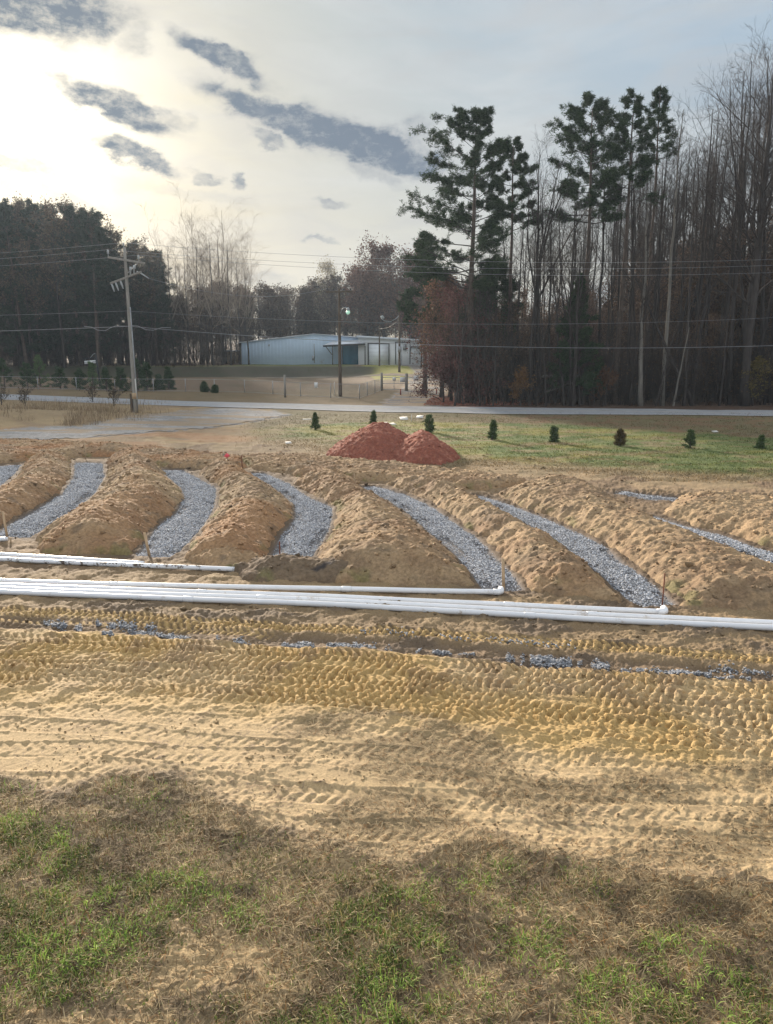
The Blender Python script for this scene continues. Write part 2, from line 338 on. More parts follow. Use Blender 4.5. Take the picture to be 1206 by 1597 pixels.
MND = {  # spoil ridges : base outline, height, redness
 'a': ([(38, 724), (62, 711), (100, 708), (113, 718), (112, 743), (95, 770), (62, 788), (12, 814), (-40, 838), (-170, 850), (-170, 795), (-30, 786), (2, 765), (28, 742)], .5, .5),
 'b': ([(165, 722), (170, 712), (215, 704), (250, 722), (262, 745), (284, 764), (288, 775), (270, 798), (248, 812), (232, 832), (206, 864), (60, 862), (52, 836), (88, 814), (128, 788), (153, 766), (166, 743)], 0.6, .55),
 'c': ([(305, 738), (345, 715), (385, 735), (420, 760), (436, 771), (458, 790), (458, 807), (434, 833), (416, 868), (405, 880), (280, 872), (300, 840), (322, 814), (337, 788), (341, 760)], 0.58, .7),
 'd': ([(455, 755), (500, 742), (560, 748), (562, 765), (606, 787), (636, 806), (672, 835), (702, 861), (732, 892), (748, 915), (520, 908), (490, 884), (494, 859), (516, 829), (520, 814), (523, 793), (487, 776)], 0.55, .25),
 'e': ([(600, 757), (660, 752), (728, 772), (784, 800), (832, 826), (873, 850), (922, 887), (955, 917), (985, 945), (826, 922), (806, 894), (781, 868), (752, 839), (714, 813), (673, 786), (630, 769)], 0.48, .3),
 'f': ([(770, 772), (840, 752), (930, 762), (1000, 801), (1045, 823), (1110, 849), (1168, 873), (1235, 896), (1310, 960), (1060, 950), (1058, 938), (1036, 917), (980, 875), (945, 848), (905, 828), (852, 804), (803, 786)], 0.46, .12),
 'g': ([(1030, 800), (1050, 778), (1110, 777), (1180, 782), (1290, 800), (1330, 890), (1240, 866), (1180, 849), (1135, 831), (1080, 817)], 0.38, .12),
 'h': ([(-160, 696), (-60, 690), (60, 691), (190, 697), (240, 706), (180, 712), (110, 714), (20, 722), (-160, 730)], 0.3, 1.0),
 'i': ([(170, 700), (250, 700), (330, 712), (385, 716), (390, 730), (300, 731), (240, 728), (200, 716)], 0.24, .8),
 'j': ([(360, 716), (440, 712), (560, 722), (700, 738), (800, 748), (840, 758), (720, 768), (600, 754), (500, 752), (430, 738), (390, 732)], 0.2, .2),
 'k': ([(355, 888), (400, 874), (470, 872), (545, 877), (590, 893), (560, 905), (470, 907), (380, 906)], 0.26, .0),
 'l': ([(285, 873), (300, 855), (340, 846), (400, 858), (430, 880), (350, 888)], 0.22, .25),
}
MP = {k: poly(v[0]) for k, v in MND.items()}
RED = {'clay_a': [(505, 712), (530, 692), (575, 672), (612, 674), (650, 690), (660, 712), (600, 722), (540, 719)],
       'clay_b': [(595, 716), (620, 692), (660, 682), (700, 698), (722, 718), (690, 727), (630, 726)]}

def terrain(X, Y):
    z = np.zeros(np.shape(X)); X = np.asarray(X, float); Y = np.asarray(Y, float)
    z = z + .3 * ss(62, 105, Y) * ss(20, 0, X)
    bank = 1.2 * ss(111, 123, Y); soft = 1.2 * ss(84, 124, Y)
    m = ss(-6, 2, X + (Y - 112) * .0)
    z = z + bank * (1 - m) + soft * m + .3 * ss(60, 120, Y) * ss(0, 20, X)
    z = z + .55 * np.exp(-(((X + 24) / 8.5) ** 2 + ((Y - 49.5) / 3.6) ** 2)) + .35 * np.exp(-(((X + 38) / 9) ** 2 + ((Y - 54) / 5) ** 2))
    z = z + 6 * ss(170, 400, Y)
    z = z + (fbm(X * .12, Y * .12, 3, 3) - .5) * .22 * ss(6, 20, Y) * (1 - .8 * ss(56, 60, Y) * ss(80, 70, Y))
    return z
def tz(x, y): return float(terrain(np.array([float(x)]), np.array([float(y)]))[0])

# colours (albedo)
C = lambda *a: np.array(a)
SAND, YEL, TAN, BRN, DRK, ORG = C(.43, .315, .172), C(.42, .288, .122), C(.35, .25, .147), C(.215, .147, .09), C(.105, .08, .06), C(.33, .17, .08)
CLAY = C(.225, .078, .052); STRAW = C(.38, .285, .16); GREEN = C(.10, .135, .042); YGREEN = C(.24, .225, .065); LIT = C(.16, .122, .072)
def mixc(a, b, t): return a + (b - a) * np.asarray(t)[..., None]
I = lambda px, pts: np.interp(px, [p[0] for p in pts], [p[1] for p in pts])

def lug(s, t, pitch, w, skew=.6, sharp=3.0):
    """tyre bar pattern over |t|<w/2 ; bars slanted, mirrored about the middle"""
    ph = s / pitch + skew * np.abs(t) / w * 2 + .5 * (t > 0)
    a = np.tanh(sharp * np.sin(2 * np.pi * ph))
    win = ss(w * .56, w * .44, np.abs(t))
    mid = ss(0, w * .12, np.abs(t))
    return a * win * mid + (1 - mid) * win * .3

TRACKS = [  # px polyline of the wheel path, width, pitch, amplitude, skew
 ([(-200, 938), (0, 949), (150, 954), (300, 966), (450, 976), (720, 988), (900, 1001), (1100, 1019), (1400, 1038)], .24, .12, .030, .5),
 ([(-200, 946), (0, 955), (150, 960), (300, 971), (450, 981), (720, 995), (900, 1008), (1100, 1025), (1400, 1044)], .18, .12, .024, -.4),
 ([(-200, 958), (0, 965), (150, 970), (300, 978), (400, 984), (420, 986)], .26, .12, .026, .5),
 ([(500, 742), (700, 747), (900, 762), (1206, 772), (1500, 778)], .5, .22, .03, .6),
]
for _k in range(8):      # the overlapping passes of the churned yellow band
    _f = _k / 7.0; _r = random.Random(_k + 3)
    _p = [(-200, 980 + 66 * _f), (0, 991 + 68 * _f), (250, 1004 + 70 * _f), (500, 1018 + 74 * _f), (800, 1042 + 84 * _f), (1206, 1072 + 92 * _f), (1500, 1088 + 100 * _f)]
    TRACKS.append(([(a, b + _r.uniform(-4, 4)) for a, b in _p], .27 + .10 * _r.random(), .12 + .035 * _r.random(), .036 - .012 * _f, _r.choice([-.6, .7, .6, -.5])))
for _k in range(6):
    _r = random.Random(50 + _k); _y = 1085 + 27 * _k
    TRACKS.append(([(-200, _y + _r.uniform(-10, 30)), (200, _y + 30), (500, _y + 55 + _r.uniform(-20, 20)), (850, _y + 90 + _r.uniform(-20, 20)), (1206, _y + 100), (1500, _y + 110)], .30, .14, .006, _r.choice([-.5, .5, .8])))
TRW = []
for pts, w, p, a, sk in TRACKS:
    q = np.array([G(x, y) for x, y in pts]); TRW.append((q, w, p, a, sk))

def ground_fields(X, Y, near=True):
    """height added by soil texture, and albedo"""
    px, py = proj(X, Y, 0.0)
    n1 = fbm(X * .7, Y * .7, 11, 4); n2 = fbm(X * 2.6, Y * 2.6, 21, 4); n3 = fbm(X * 9, Y * 9, 31, 3); n4 = fbm(X * 26, Y * 26, 41, 2)
    wob = (n1 - .5) * 34 + (n2 - .5) * 26
    # boundaries in photo rows
    bank_lo = I(px, [(-200, 968), (0, 977), (150, 982), (400, 1004), (600, 1012), (800, 1036), (1000, 1048), (1206, 1063), (1400, 1080)])
    bank_hi = I(px, [(-200, 950), (0, 957), (200, 965), (400, 986), (700, 1001), (900, 1020), (1206, 1044), (1400, 1060)])
    sand_end = I(px, [(-300, 1190), (0, 1205), (80, 1232), (200, 1192), (300, 1205), (420, 1275), (620, 1335), (760, 1290), (900, 1330), (1060, 1350), (1206, 1370), (1500, 1380)]) + wob * .9
    straw_lo = I(px, [(-300, 1400), (380, 1300), (470, 1120), (560, 1100), (700, 1120), (860, 1170), (1000, 1195), (1206, 1180), (1500, 1180)]) + wob * .6
    yel_lo = I(px, [(-300, 1070), (0, 1075), (300, 1080), (600, 1100), (800, 1150), (1206, 1200), (1500, 1220)])
    shoulder = I(px, [(-300, 690), (200, 700), (400, 700), (700, 735), (850, 742), (1206, 760), (1500, 770)]) + (n1 - .5) * 30
    lawn_hi = I(px, [(-300, 0), (330, 0), (360, 668), (600, 656), (900, 664), (1206, 684), (1500, 700)]) + (n1 - .5) * 8
    col = mixc(BRN, TAN, ss(.3, .75, n1 * .5 + n2 * .5)) * .74
    H = (n2 - .5) * .10 + (n3 - .5) * .06 + (n4 - .5) * .028
    rough = np.ones_like(X)
    # graded brown between pipes
    col = mixc(col, mixc(TAN * .66, SAND * .64, n2), ss(880, 900, py) * .6)
    # yellow churned band
    yb = ss(bank_lo - 1, bank_lo + 5, py)
    yc = mixc(YEL, SAND, ss(.35, .7, n1)); yc = mixc(yc, BRN * 1.15, ss(.52, .7, n2) * .55 * ss(150, 0, py - bank_lo))
    sand = mixc(SAND, SAND * C(1.1, 1.12, 1.2), n1); sand = mixc(sand, TAN * .8, ss(.55, .75, n2) * .35)
    col = mixc(col, yc, yb)
    sw = ss(yel_lo - 20, yel_lo + 40, py + wob); col = mixc(col, sand, sw)
    flat = ss(yel_lo - 10, yel_lo + 60, py + wob)
    H = H * (1 - .90 * flat)
    # crusty flakes
    fl = np.abs(fbm(X * 6 + n1 * 3, Y * 9, 51, 3) - .5) * 2
    H = H + flat * .013 * ss(.14, .0, fl) * ss(.42, .58, n1 * .4 + n2 * .6)
    H = H + flat * ss(.6, .75, n3) * .012
    crk = ss(.07, .0, fl) * ss(.42, .62, fbm(X * .9, Y * 1.4, 55, 3)) * flat
    col = mixc(col, DRK * 1.5, crk * .7); sp = flat * ss(.62, .78, vn(X * 22, Y * 30, 58)) * ss(.4, .6, n1); col = mixc(col, BRN, sp * .5); H = H + sp * .008
    # dark slot along the buried gravel
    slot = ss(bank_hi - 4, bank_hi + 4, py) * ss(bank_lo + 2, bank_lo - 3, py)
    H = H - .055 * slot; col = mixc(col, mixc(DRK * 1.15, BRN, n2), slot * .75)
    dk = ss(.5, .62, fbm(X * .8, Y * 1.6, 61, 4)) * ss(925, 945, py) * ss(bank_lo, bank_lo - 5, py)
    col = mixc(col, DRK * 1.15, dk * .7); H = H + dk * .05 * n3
    # wheel tracks
    pr = np.zeros_like(X)
    for (q, w, pitch, amp, sk) in TRW:
        yc_ = np.interp(X, q[:, 0], q[:, 1]); t = Y - yc_ + (fbm(X * .5, X * 0 + w * 7, 71, 2) - .5) * .2
        if q[-1, 0] < X.max(): lim = ss(q[-1, 0] + .3, q[-1, 0] - .3, X)
        else: lim = 1
        ll = ss(q[0, 0] - .3, q[0, 0] + .3, X)
        band = ss(w * .6, w * .5, np.abs(t)) * lim * ll
        if not band.any(): continue
        wear = ss(.25, .55, fbm(X * 1.3 + 5, Y * 1.3, 81 + int(w * 100) + int(pitch * 1000), 3))
        lg = lug(X + (n2 - .5) * .12 + (n3 - .5) * .02, t + (n3 - .5) * .02, pitch, w, sk, 2.6) * (.55 + .9 * n3)
        H = H * (1 - band * .35) + band * (lg * amp * (.15 + .85 * wear) - .010) + .03 * ss(w * .72, w * .6, np.abs(t)) * (1 - band) * lim * ll * n2 * (amp / .04)
        f = (py < bank_hi + 8) & (py > 800)
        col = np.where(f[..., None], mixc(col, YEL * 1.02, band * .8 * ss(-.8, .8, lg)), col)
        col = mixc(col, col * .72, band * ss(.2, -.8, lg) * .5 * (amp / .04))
        pr = np.maximum(pr, band)
    # straw-strewn sand on the right
    sd = ss(straw_lo - 4, straw_lo + 14, py) * ss(sand_end + 5, sand_end - 40, py)
    sm = sd * ss(.40, .60, fbm(X * 1.1, Y * 2.2, 91, 4) + .10 * n3)
    col = mixc(col, mixc(LIT, STRAW * .8, n3), sm * .75)
    # foreground turf soil
    gs = ss(sand_end - 10, sand_end + 16, py + (n3 - .5) * 30)
    soil = mixc(LIT * 1.3, STRAW * 1.1, ss(.3, .75, n1 * .3 + n2 * .4 + n3 * .3))
    bare = ss(.60, .70, fbm(X * .8 + 3, Y * .8, 101, 3)) * ss(1400, 1500, py)
    soil = mixc(soil, SAND * .85, bare * .8)
    soil = mixc(soil, DRK * 1.1, ss(.47, .62, fbm(X * 3.6, Y * 4.4, 181, 4)) * .6)
    col = mixc(col, soil, gs)
    edge = np.exp(-((py - sand_end - 12) / 14) ** 2); col = mixc(col, DRK * 1.4, edge * .45 * ss(.3, .6, n2)); H = H + edge * .035 * n3
    H = H + gs * (n2 - .5) * .05
    # far part : shoulder to lawn
    fm = ss(shoulder + 3, shoulder - 4, py)
    lawn = mixc(GREEN, YGREEN * .85, ss(.35, .7, fbm(X * .35, Y * .8, 111, 4) + .12 * ss(900, 560, px) - .06)); lawn = mixc(lawn, STRAW * .62, ss(.5, .72, fbm(X * .8, Y * 1.9, 121, 4)) * .8)
    lawn = mixc(lawn, GREEN * .75, ss(900, 1200, px) * .35)
    drab = mixc(STRAW * .72, LIT * 1.15, fbm(X * .6, Y * 1.8, 131, 4)); drab = mixc(drab, TAN * .9, ss(.55, .75, n1) * .6)
    left = ss(560, 400, px + (n1 - .5) * 160 - (py - 690) * 2.2)
    fcol = mixc(lawn, drab, np.maximum(left, ss(-4, 14, py - shoulder + 24 + (n1 - .5) * 18)))
    vg = mixc(LIT * .9, C(.13, .12, .055), fbm(X * .5, Y, 141, 3)); vg = mixc(vg, C(.19, .10, .06), ss(.5, .65, fbm(X * 1.4, Y * 1.6, 143, 4)) * .55 * ss(600, 900, px))
    verge = ss(2, -2, py - lawn_hi)
    fcol = mixc(fcol, vg, verge * ss(330, 420, px))
    sandy = ss(700, 690, py) * ss(455, 330, px + (n1 - .5) * 90)
    dirtl = mixc(mixc(SAND * .78, TAN * .7, ss(.35, .6, n1)), BRN, ss(.52, .72, fbm(X * .8, Y * 1.8, 151, 4)) * .7)
    dirtl = mixc(dirtl, ORG, ss(.52, .66, fbm(X * .25, Y * .9, 153, 3)) * ss(665, 672, py) * .6)
    fcol = mixc(fcol, dirtl, sandy)
    kn = ss(668, 655, py + (n1 - .5) * 14) * ss(270, 200, px) * ss(610, 625, py); fcol = mixc(fcol, mixc(STRAW * .85, LIT * 1.3, n2), kn * .75)
    # beyond the road
    road_y = I(px, [(-600, 600), (0, 618), (300, 629), (600, 637), (1206, 645), (1600, 648)])
    bey = ss(road_y + 1, road_y - 2, py)
    fld = mixc(C(.175, .125, .085), C(.27, .19, .115), fbm(X * .1, Y * .25, 161, 4)); fld = mixc(fld, C(.13, .115, .06), ss(.5, .7, fbm(X * .3, Y * .2, 163, 4)) * .5)
    vb = mixc(C(.27, .185, .10), C(.16, .13, .07), n1); fld = mixc(fld, vb, ss(608, 614, py))
    fld = mixc(fld, C(.36, .35, .09), ss(560, 572, px) * ss(672, 655, px) * ss(95, 100, Y - 12 * ss(590, 570, px)))
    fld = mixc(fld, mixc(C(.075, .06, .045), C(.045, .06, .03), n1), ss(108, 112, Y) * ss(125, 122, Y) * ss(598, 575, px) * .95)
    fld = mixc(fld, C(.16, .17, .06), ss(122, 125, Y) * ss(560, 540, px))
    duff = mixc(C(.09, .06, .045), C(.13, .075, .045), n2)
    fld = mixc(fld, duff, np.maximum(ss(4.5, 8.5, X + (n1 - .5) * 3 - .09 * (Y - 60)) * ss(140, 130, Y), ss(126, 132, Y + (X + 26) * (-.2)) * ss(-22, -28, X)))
    lf = ss(1.6, .2, np.hypot((X - 5.8) / 3.2, (Y - 64) / 6.5) + (n1 - .5) * .9); fld = mixc(fld, C(.24, .085, .065), lf * .85 * ss(.2, .5, n3))
    fcol = mixc(fcol, fld * .66, bey)
    col = mixc(col, fcol, fm)
    H = H * (1 - fm * .7) + fm * (fbm(X * 1.2, Y * 2.2, 171, 4) - .5) * .12 * (1 - ss(100, 150, Y) * .5) * (1 - .9 * ss(2.2, 1.5, np.abs(py - road_y) * 0 + np.abs(Y - np.interp(X, ROADC[:, 0], ROADC[:, 1])) / 2.2))
    for P in DRP:
        mn, mx = P.min(0) - 2, P.max(0) + 2; s = (X > mn[0]) & (X < mx[0]) & (Y > mn[1]) & (Y < mx[1])
        if s.any():
            d = inside_dist(X[s], Y[s], P) + (fbm(X[s] * .8, Y[s] * .8, 801, 3) - .5) * 1.2; t = ss(-1.0, .2, inside_dist(X[s], Y[s], P)); H[s] = H[s] * (1 - t) - .03 * t
            col[s] = mixc(col[s], mixc(C(.25, .26, .275), TAN * .9, ss(.45, .6, fbm(X[s] * 1.5, Y[s] * 2, 803, 4))), ss(-.7, .0, d) * .8)
    # gravel trenches cut into the ground
    for k, P in GP.items():
        mn, mx = P.min(0) - .5, P.max(0) + .5
        s = (X > mn[0]) & (X < mx[0]) & (Y > mn[1]) & (Y < mx[1])
        if s.any():
            d = inside_dist(X[s], Y[s], P); t = ss(-.10, .06, d); t2 = ss(-.75, -.1, d); col[s] = mixc(col[s], mixc(DRK * .9, BRN * .66, n2[s]), t2 * .92)  # soil around each trench coloured darker to offset how brightly it is lit
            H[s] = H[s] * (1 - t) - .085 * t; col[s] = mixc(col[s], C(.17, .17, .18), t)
    return H, np.clip(col, .015, .9)

ROAD = [(-900, 588, 593), (-400, 604, 610.5), (0, 616, 624), (300, 626.5, 634.5), (600, 633.5, 642.5), (900, 638, 647.5), (1206, 641, 651), (1600, 643, 653.5), (2200, 644, 655)]
RF = np.array([G(a, b) for a, b, c_ in ROAD]); RN = np.array([G(a, c_) for a, b, c_ in ROAD]); ROADC = (RF + RN) / 2

DRV1 = ([G(a, b) for a, b in [(-400, 700), (0, 687), (130, 683), (260, 672), (330, 666), (400, 655), (450, 646)]], [G(a, b) for a, b in [(-400, 684), (0, 672), (130, 666), (220, 652), (290, 641), (340, 636), (400, 637)]])
DRV2 = ([G(a, b) for a, b in [(595, 633.5), (612, 622), (628, 610), (640, 600), (648, 592), (640, 586), (620, 583)]], [G(a, b) for a, b in [(682, 633.5), (688, 622), (692, 610), (694, 600), (697, 590), (700, 582), (700, 577)]])
DRP = [np.array([p[:2] for p in a + b[::-1]]) for a, b in (DRV1, DRV2)]
# ------------------------------------------------------------------ ground sheet
def row_Y(py): return G(603, py)[1]
def make_ground():
    rows = [-30, -12, -5, 0, 1.5, 2.5, 3.2]
    pys = np.concatenate([np.arange(1690, 1180, -1.5), np.arange(1180, 930, -1.05), np.arange(930, 655, -1.1), np.arange(655, 600, -.8), np.arange(600, 566, -.6)])
    Ys = np.concatenate([rows, [row_Y(p) for p in pys]])
    Ys = np.concatenate([Ys, np.geomspace(Ys[-1] + 3, 400, 30)])
    pxs = np.concatenate([[-9000, -5000, -2600, -1400, -800], np.arange(-440, -90, 14), np.arange(-90, 1296, 1.45), np.arange(1300, 1650, 14), [2000, 2600, 3800, 6200, 10200]])
    D = np.maximum(Ys * CP + CAM_H * SP, 1.2)
    X = np.clip((pxs[None, :] - 603) / F * D[:, None], -380, 380); Y = np.repeat(Ys[:, None], len(pxs), 1)
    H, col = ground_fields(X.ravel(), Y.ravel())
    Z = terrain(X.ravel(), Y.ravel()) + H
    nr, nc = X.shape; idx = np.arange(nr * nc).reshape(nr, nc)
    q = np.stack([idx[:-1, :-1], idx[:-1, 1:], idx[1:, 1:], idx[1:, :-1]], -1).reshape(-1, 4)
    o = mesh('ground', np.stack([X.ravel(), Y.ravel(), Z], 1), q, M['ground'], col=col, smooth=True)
    tag(o, kind='structure')
make_ground()

def strip(name, A, B, mat, dz, kind='structure', n=160, colf=None, rag=0.0):
    """surface strip between polylines A and B (world xy), draped over the terrain"""
    def rs(P, n):
        P = np.asarray(P)[:, :2]; s = np.concatenate([[0], np.cumsum(np.hypot(*np.diff(P, axis=0).T))]); t = np.linspace(0, s[-1], n)
        return np.stack([np.interp(t, s, P[:, 0]), np.interp(t, s, P[:, 1])], 1)
    a, b = rs(A, n), rs(B, n); m = 9 if mat.name.startswith(('worn', 'white')) else 50; t = np.linspace(0, 1, m)[None, :, None]
    if rag:
        jr = (fbm(np.arange(n) * .35, np.zeros(n), 5, 3) - .5)[:, None] * rag; jb = (fbm(np.arange(n) * .35, np.ones(n) * 9, 6, 3) - .5)[:, None] * rag
        d = (b - a) / np.linalg.norm(b - a, axis=1, keepdims=True); a = a + d * jr; b = b + d * jb
    P = a[:, None] * (1 - t) + b[:, None] * t; X, Y = P[..., 0].ravel(), P[..., 1].ravel()
    Z = terrain(X, Y) + dz
    idx = np.arange(n * m).reshape(n, m); q = np.stack([idx[:-1, :-1], idx[1:, :-1], idx[1:, 1:], idx[:-1, 1:]], -1).reshape(-1, 4)
    col = colf(X, Y) if colf else None
    o = mesh(name, np.stack([X, Y, Z], 1), q, mat, col=col, smooth=True)
    return tag(o, kind=kind)
strip('road', RN, RF, M['asphalt'], .035, n=220)
def off_line(f, w):
    c_ = RN * (1 - f) + RF * f; d = (RF - RN) / np.linalg.norm(RF - RN, axis=1, keepdims=True); return c_ - d * w / 2, c_ + d * w / 2
for f in (.47, .53): strip('road_centre_line', *off_line(f, .09), M['roadpaint'], .039, n=220)
strip('road_edge_line', *off_line(.05, .1), M['white'], .039, n=220)

def drive_col(seed, base):
    def f(X, Y):
        n = fbm(X * 1.2, Y * 2.2, seed, 4); c_ = mixc(base * .62, base * 1.2, n); c_ = c_ * (.8 + .4 * h2(np.floor(X * 9), np.floor(Y * 9), seed))[:, None]; return mixc(c_, TAN * .85, ss(.44, .64, fbm(X * .35, Y * 1.1, seed + 3, 4)) * .75)
    return f
strip('gravel_driveway', *DRV1, M['ground'], .0, colf=drive_col(7, C(.27, .27, .272)), rag=1.6, n=500)
strip('far_driveway', *DRV2, M['ground'], .0, colf=drive_col(9, C(.16, .155, .155)), rag=.6)
strip('yard_track', [at(400, 590, 108)[:2], at(500, 590, 108)[:2], at(545, 590, 109)[:2], at(600, 590, 104)[:2], at(650, 590, 100)[:2]], [at(400, 590, 110)[:2], at(500, 590, 111)[:2], at(545, 590, 111)[:2], at(600, 590, 107)[:2], at(650, 590, 104)[:2]], M['ground'], .03, colf=drive_col(12, C(.17, .16, .15)), rag=.8)

# ------------------------------------------------------------------ mounds
def blur(Z, it):
    for _ in range(it):
        P = np.pad(Z, 1, mode='edge'); Z = (P[:-2, 1:-1] + P[2:, 1:-1] + P[1:-1, :-2] + P[1:-1, 2:] + 2 * P[1:-1, 1:-1]) / 6
    return Z
def mound(name, P, hmax, label, cat, group, colf, step=.04, slope=.62, seed=1, sm=12, cl=1.0):
    mn, mx = P.min(0) - .3, P.max(0) + .3
    xs, ys = np.arange(mn[0], mx[0], step), np.arange(mn[1], mx[1], step); X, Y = np.meshgrid(xs, ys)
    d = inside_dist(X.ravel(), Y.ravel(), P).reshape(X.shape)
    d = d + (fbm(X * 1.1, Y * 1.1, seed, 3) - .5) * .30 * ss(0, .4, d) + (fbm(X * 3.5, Y * 3.5, seed + 4, 4) - .5) * .26
    h = hmax * np.tanh((np.maximum(d, 0) * slope / hmax) ** 1.2 * 1.05) * (.78 + .44 * fbm(X * .5, Y * .5, seed + 9, 3))
    h = blur(h, sm)
    k = ss(-.05, .22, d)
    rid = 1 - np.abs(fbm(X * 3, Y * 3, seed + 30, 4, .6) - .5) * 5
    h = h + k * cl * ((fbm(X * 3.2, Y * 3.2, seed + 20, 5, .66) - .5) * .19 + np.clip(rid, 0, 1) * .025 + (vn(X * 15, Y * 15, seed + 40) - .5) * .045)
    Z = terrain(X.ravel(), Y.ravel()).reshape(X.shape) + h + (-.14 + .16 * ss(-.08, .16, d) + np.clip(d, -.12, 0))
    keep = d > -.12
    idx = np.arange(X.size).reshape(X.shape)
    q = np.stack([idx[:-1, :-1], idx[:-1, 1:], idx[1:, 1:], idx[1:, :-1]], -1).reshape(-1, 4)
    q = q[keep.ravel()[q].any(1)]
    u = np.unique(q); rm = np.zeros(X.size, int); rm[u] = np.arange(len(u)); V = np.stack([X.ravel(), Y.ravel(), Z.ravel()], 1)[u]
    col = colf(X.ravel()[u], Y.ravel()[u], h.ravel()[u], d.ravel()[u])
    c0 = np.array([P[:, 0].mean(), P[:, 1].mean(), 0]); V = V - c0
    o = mesh(name, V, rm[q], M['spoil'], col=col, smooth=True, loc=c0)
    return tag(o, label, cat, group)
def dirt_col(red, seed, dark=0.0):
    def f(X, Y, h, d):
        n1 = fbm(X * .8, Y * .8, seed, 4); n2 = fbm(X * 3.5, Y * 3.5, seed + 3, 4); n3 = fbm(X * 12, Y * 12, seed + 6, 2)
        c_ = mixc(BRN * 1.02, TAN * .98, ss(.3, .66, n1 * .55 + n2 * .45 + .03 * (1 - red))); c_ = mixc(c_, ORG * .9, red * ss(.35, .65, fbm(X * .6, Y * .6, seed + 8, 3)) * .85)
        c_ = mixc(c_, DRK, ss(.60, .75, n2) * .55 + dark * .7); c_ = mixc(c_, c_ * 1.25, ss(.6, .8, n3) * .6)
        g = ss(.62, .72, fbm(X * 1.5, Y * 1.5, seed + 12, 3)) * ss(.45, .1, d); c_ = mixc(c_, C(.16, .15, .06), g * .7)
        return np.clip(c_, .02, .8)
    return f
MLAB = {
 'a': 'brown dirt ridge between the two leftmost gravel trenches', 'b': 'tall brown dirt ridge between the second and third gravel trenches from the left',
 'c': 'orange brown dirt ridge left of the gravel trench with the yellow flag', 'd': 'broad brown dirt ridge in the middle ending at the long white pipe with an elbow',
 'e': 'tan dirt ridge with grass tufts between the two long straight gravel trenches', 'f': 'wide tan dirt ridge to the right of the gravel trench with the rusty bar',
 'g': 'tan dirt ridge at the right edge below the green lawn', 'h': 'low reddish dirt bank behind the trenches at the far left',
 'i': 'low orange dirt bank behind the left trenches, left of the pink flag', 'j': 'low rough dirt bank in front of the red clay piles',
 'k': 'small dark heap of damp soil beside the white pipes', 'l': 'small sandy heap over the end of a muddy white pipe'}
for i, (k, (pts, h, red)) in enumerate(MND.items()):
    mound('dirt_mound', MP[k], h, MLAB[k], 'dirt mound', 'dirt mounds between the gravel trenches', dirt_col(red, 200 + 17 * i, 1.0 if k == 'k' else 0), seed=300 + 23 * i, sm=14 if h > .4 else 6, slope=.62)
def clay_col(s):
    def f(X, Y, h, d):
        n = fbm(X * 2, Y * 2, s, 4); n2 = fbm(X * 9, Y * 9, s + 5, 3); c_ = mixc(CLAY * .8, CLAY * 1.25, n); return np.clip(mixc(c_, C(.42, .20, .13), ss(.6, .75, n2) * .6), .02, .8)
    return f
mound('clay_pile', poly(RED['clay_a']), 1.12, 'taller red clay pile on the left of the pair, on the lawn', 'clay pile', 'red clay piles', clay_col(501), step=.06, slope=.62, seed=601, sm=34, cl=1.6)
mound('clay_pile', poly(RED['clay_b']), .92, 'lower red clay pile on the right of the pair, on the lawn', 'clay pile', 'red clay piles', clay_col(521), step=.06, slope=.66, seed=631, sm=34, cl=1.6)

# ------------------------------------------------------------------ scattered stones and clods
OCT = np.array([[1, 0, 0], [-1, 0, 0], [0, 1, 0], [0, -1, 0], [0, 0, 1], [0, 0, -1], ], float)
OCF = np.array([[0, 2, 4], [2, 1, 4], [1, 3, 4], [3, 0, 4], [2, 0, 5], [1, 2, 5], [3, 1, 5], [0, 3, 5]])
def rocks(P, size, cols, rng, flat=.7):
    n = len(P)
    A = rng.normal(size=(n, 3, 3)); Q = np.linalg.qr(A)[0]
    V = OCT[None] * rng.uniform(.55, 1.2, (n, 6, 1)); V = np.einsum('nij,nkj->nki', Q, V) * size[:, None, None]; V[:, :, 2] *= flat
    V = V + P[:, None]; Fc = OCF[None] + (np.arange(n) * 6)[:, None, None]
    return V.reshape(-1, 3), Fc.reshape(-1, 3), np.repeat(cols, 6, 0)
def in_poly_points(P, n, rng):
    mn, mx = P.min(0), P.max(0); out = []
    while sum(map(len, out)) < n:
        q = rng.uniform(mn, mx, (n * 2, 2)); out.append(q[inside_dist(q[:, 0], q[:, 1], P) > -.02])
    return np.concatenate(out)[:n]
def area(P): x, y = P[:, 0], P[:, 1]; return abs((x * np.roll(y, 1) - y * np.roll(x, 1)).sum()) / 2
def gravel_cols(n, rng):
    v = rng.beta(2.0, 2.0, n)[:, None] * .52 + .16; t = rng.uniform(-1, 1, (n, 1)); return np.concatenate([v * (.92 - .03 * t), v * .98, v * (1.09 + .05 * t)], 1)
GLAB = {0: 'short stub of grey gravel trench cut off by the left edge of the view', 1: 'straight grey gravel trench second from the left, with a wooden stake at its near end',
        2: 'curved grey gravel trench third from the left, bulging to the right', 3: 'curved grey gravel trench with the yellow flag at its near end', 4: 'long grey gravel trench whose near end meets the white pipe elbow by the wooden stake',
        5: 'longest straight gravel trench ending at the rusty metal bar', 6: 'narrow gravel trench running out at the right side of the view', 7: 'faint thin gravel strip below the green lawn, left of the right-hand stake', 8: 'thin gravel strip at the right edge below the green lawn'}
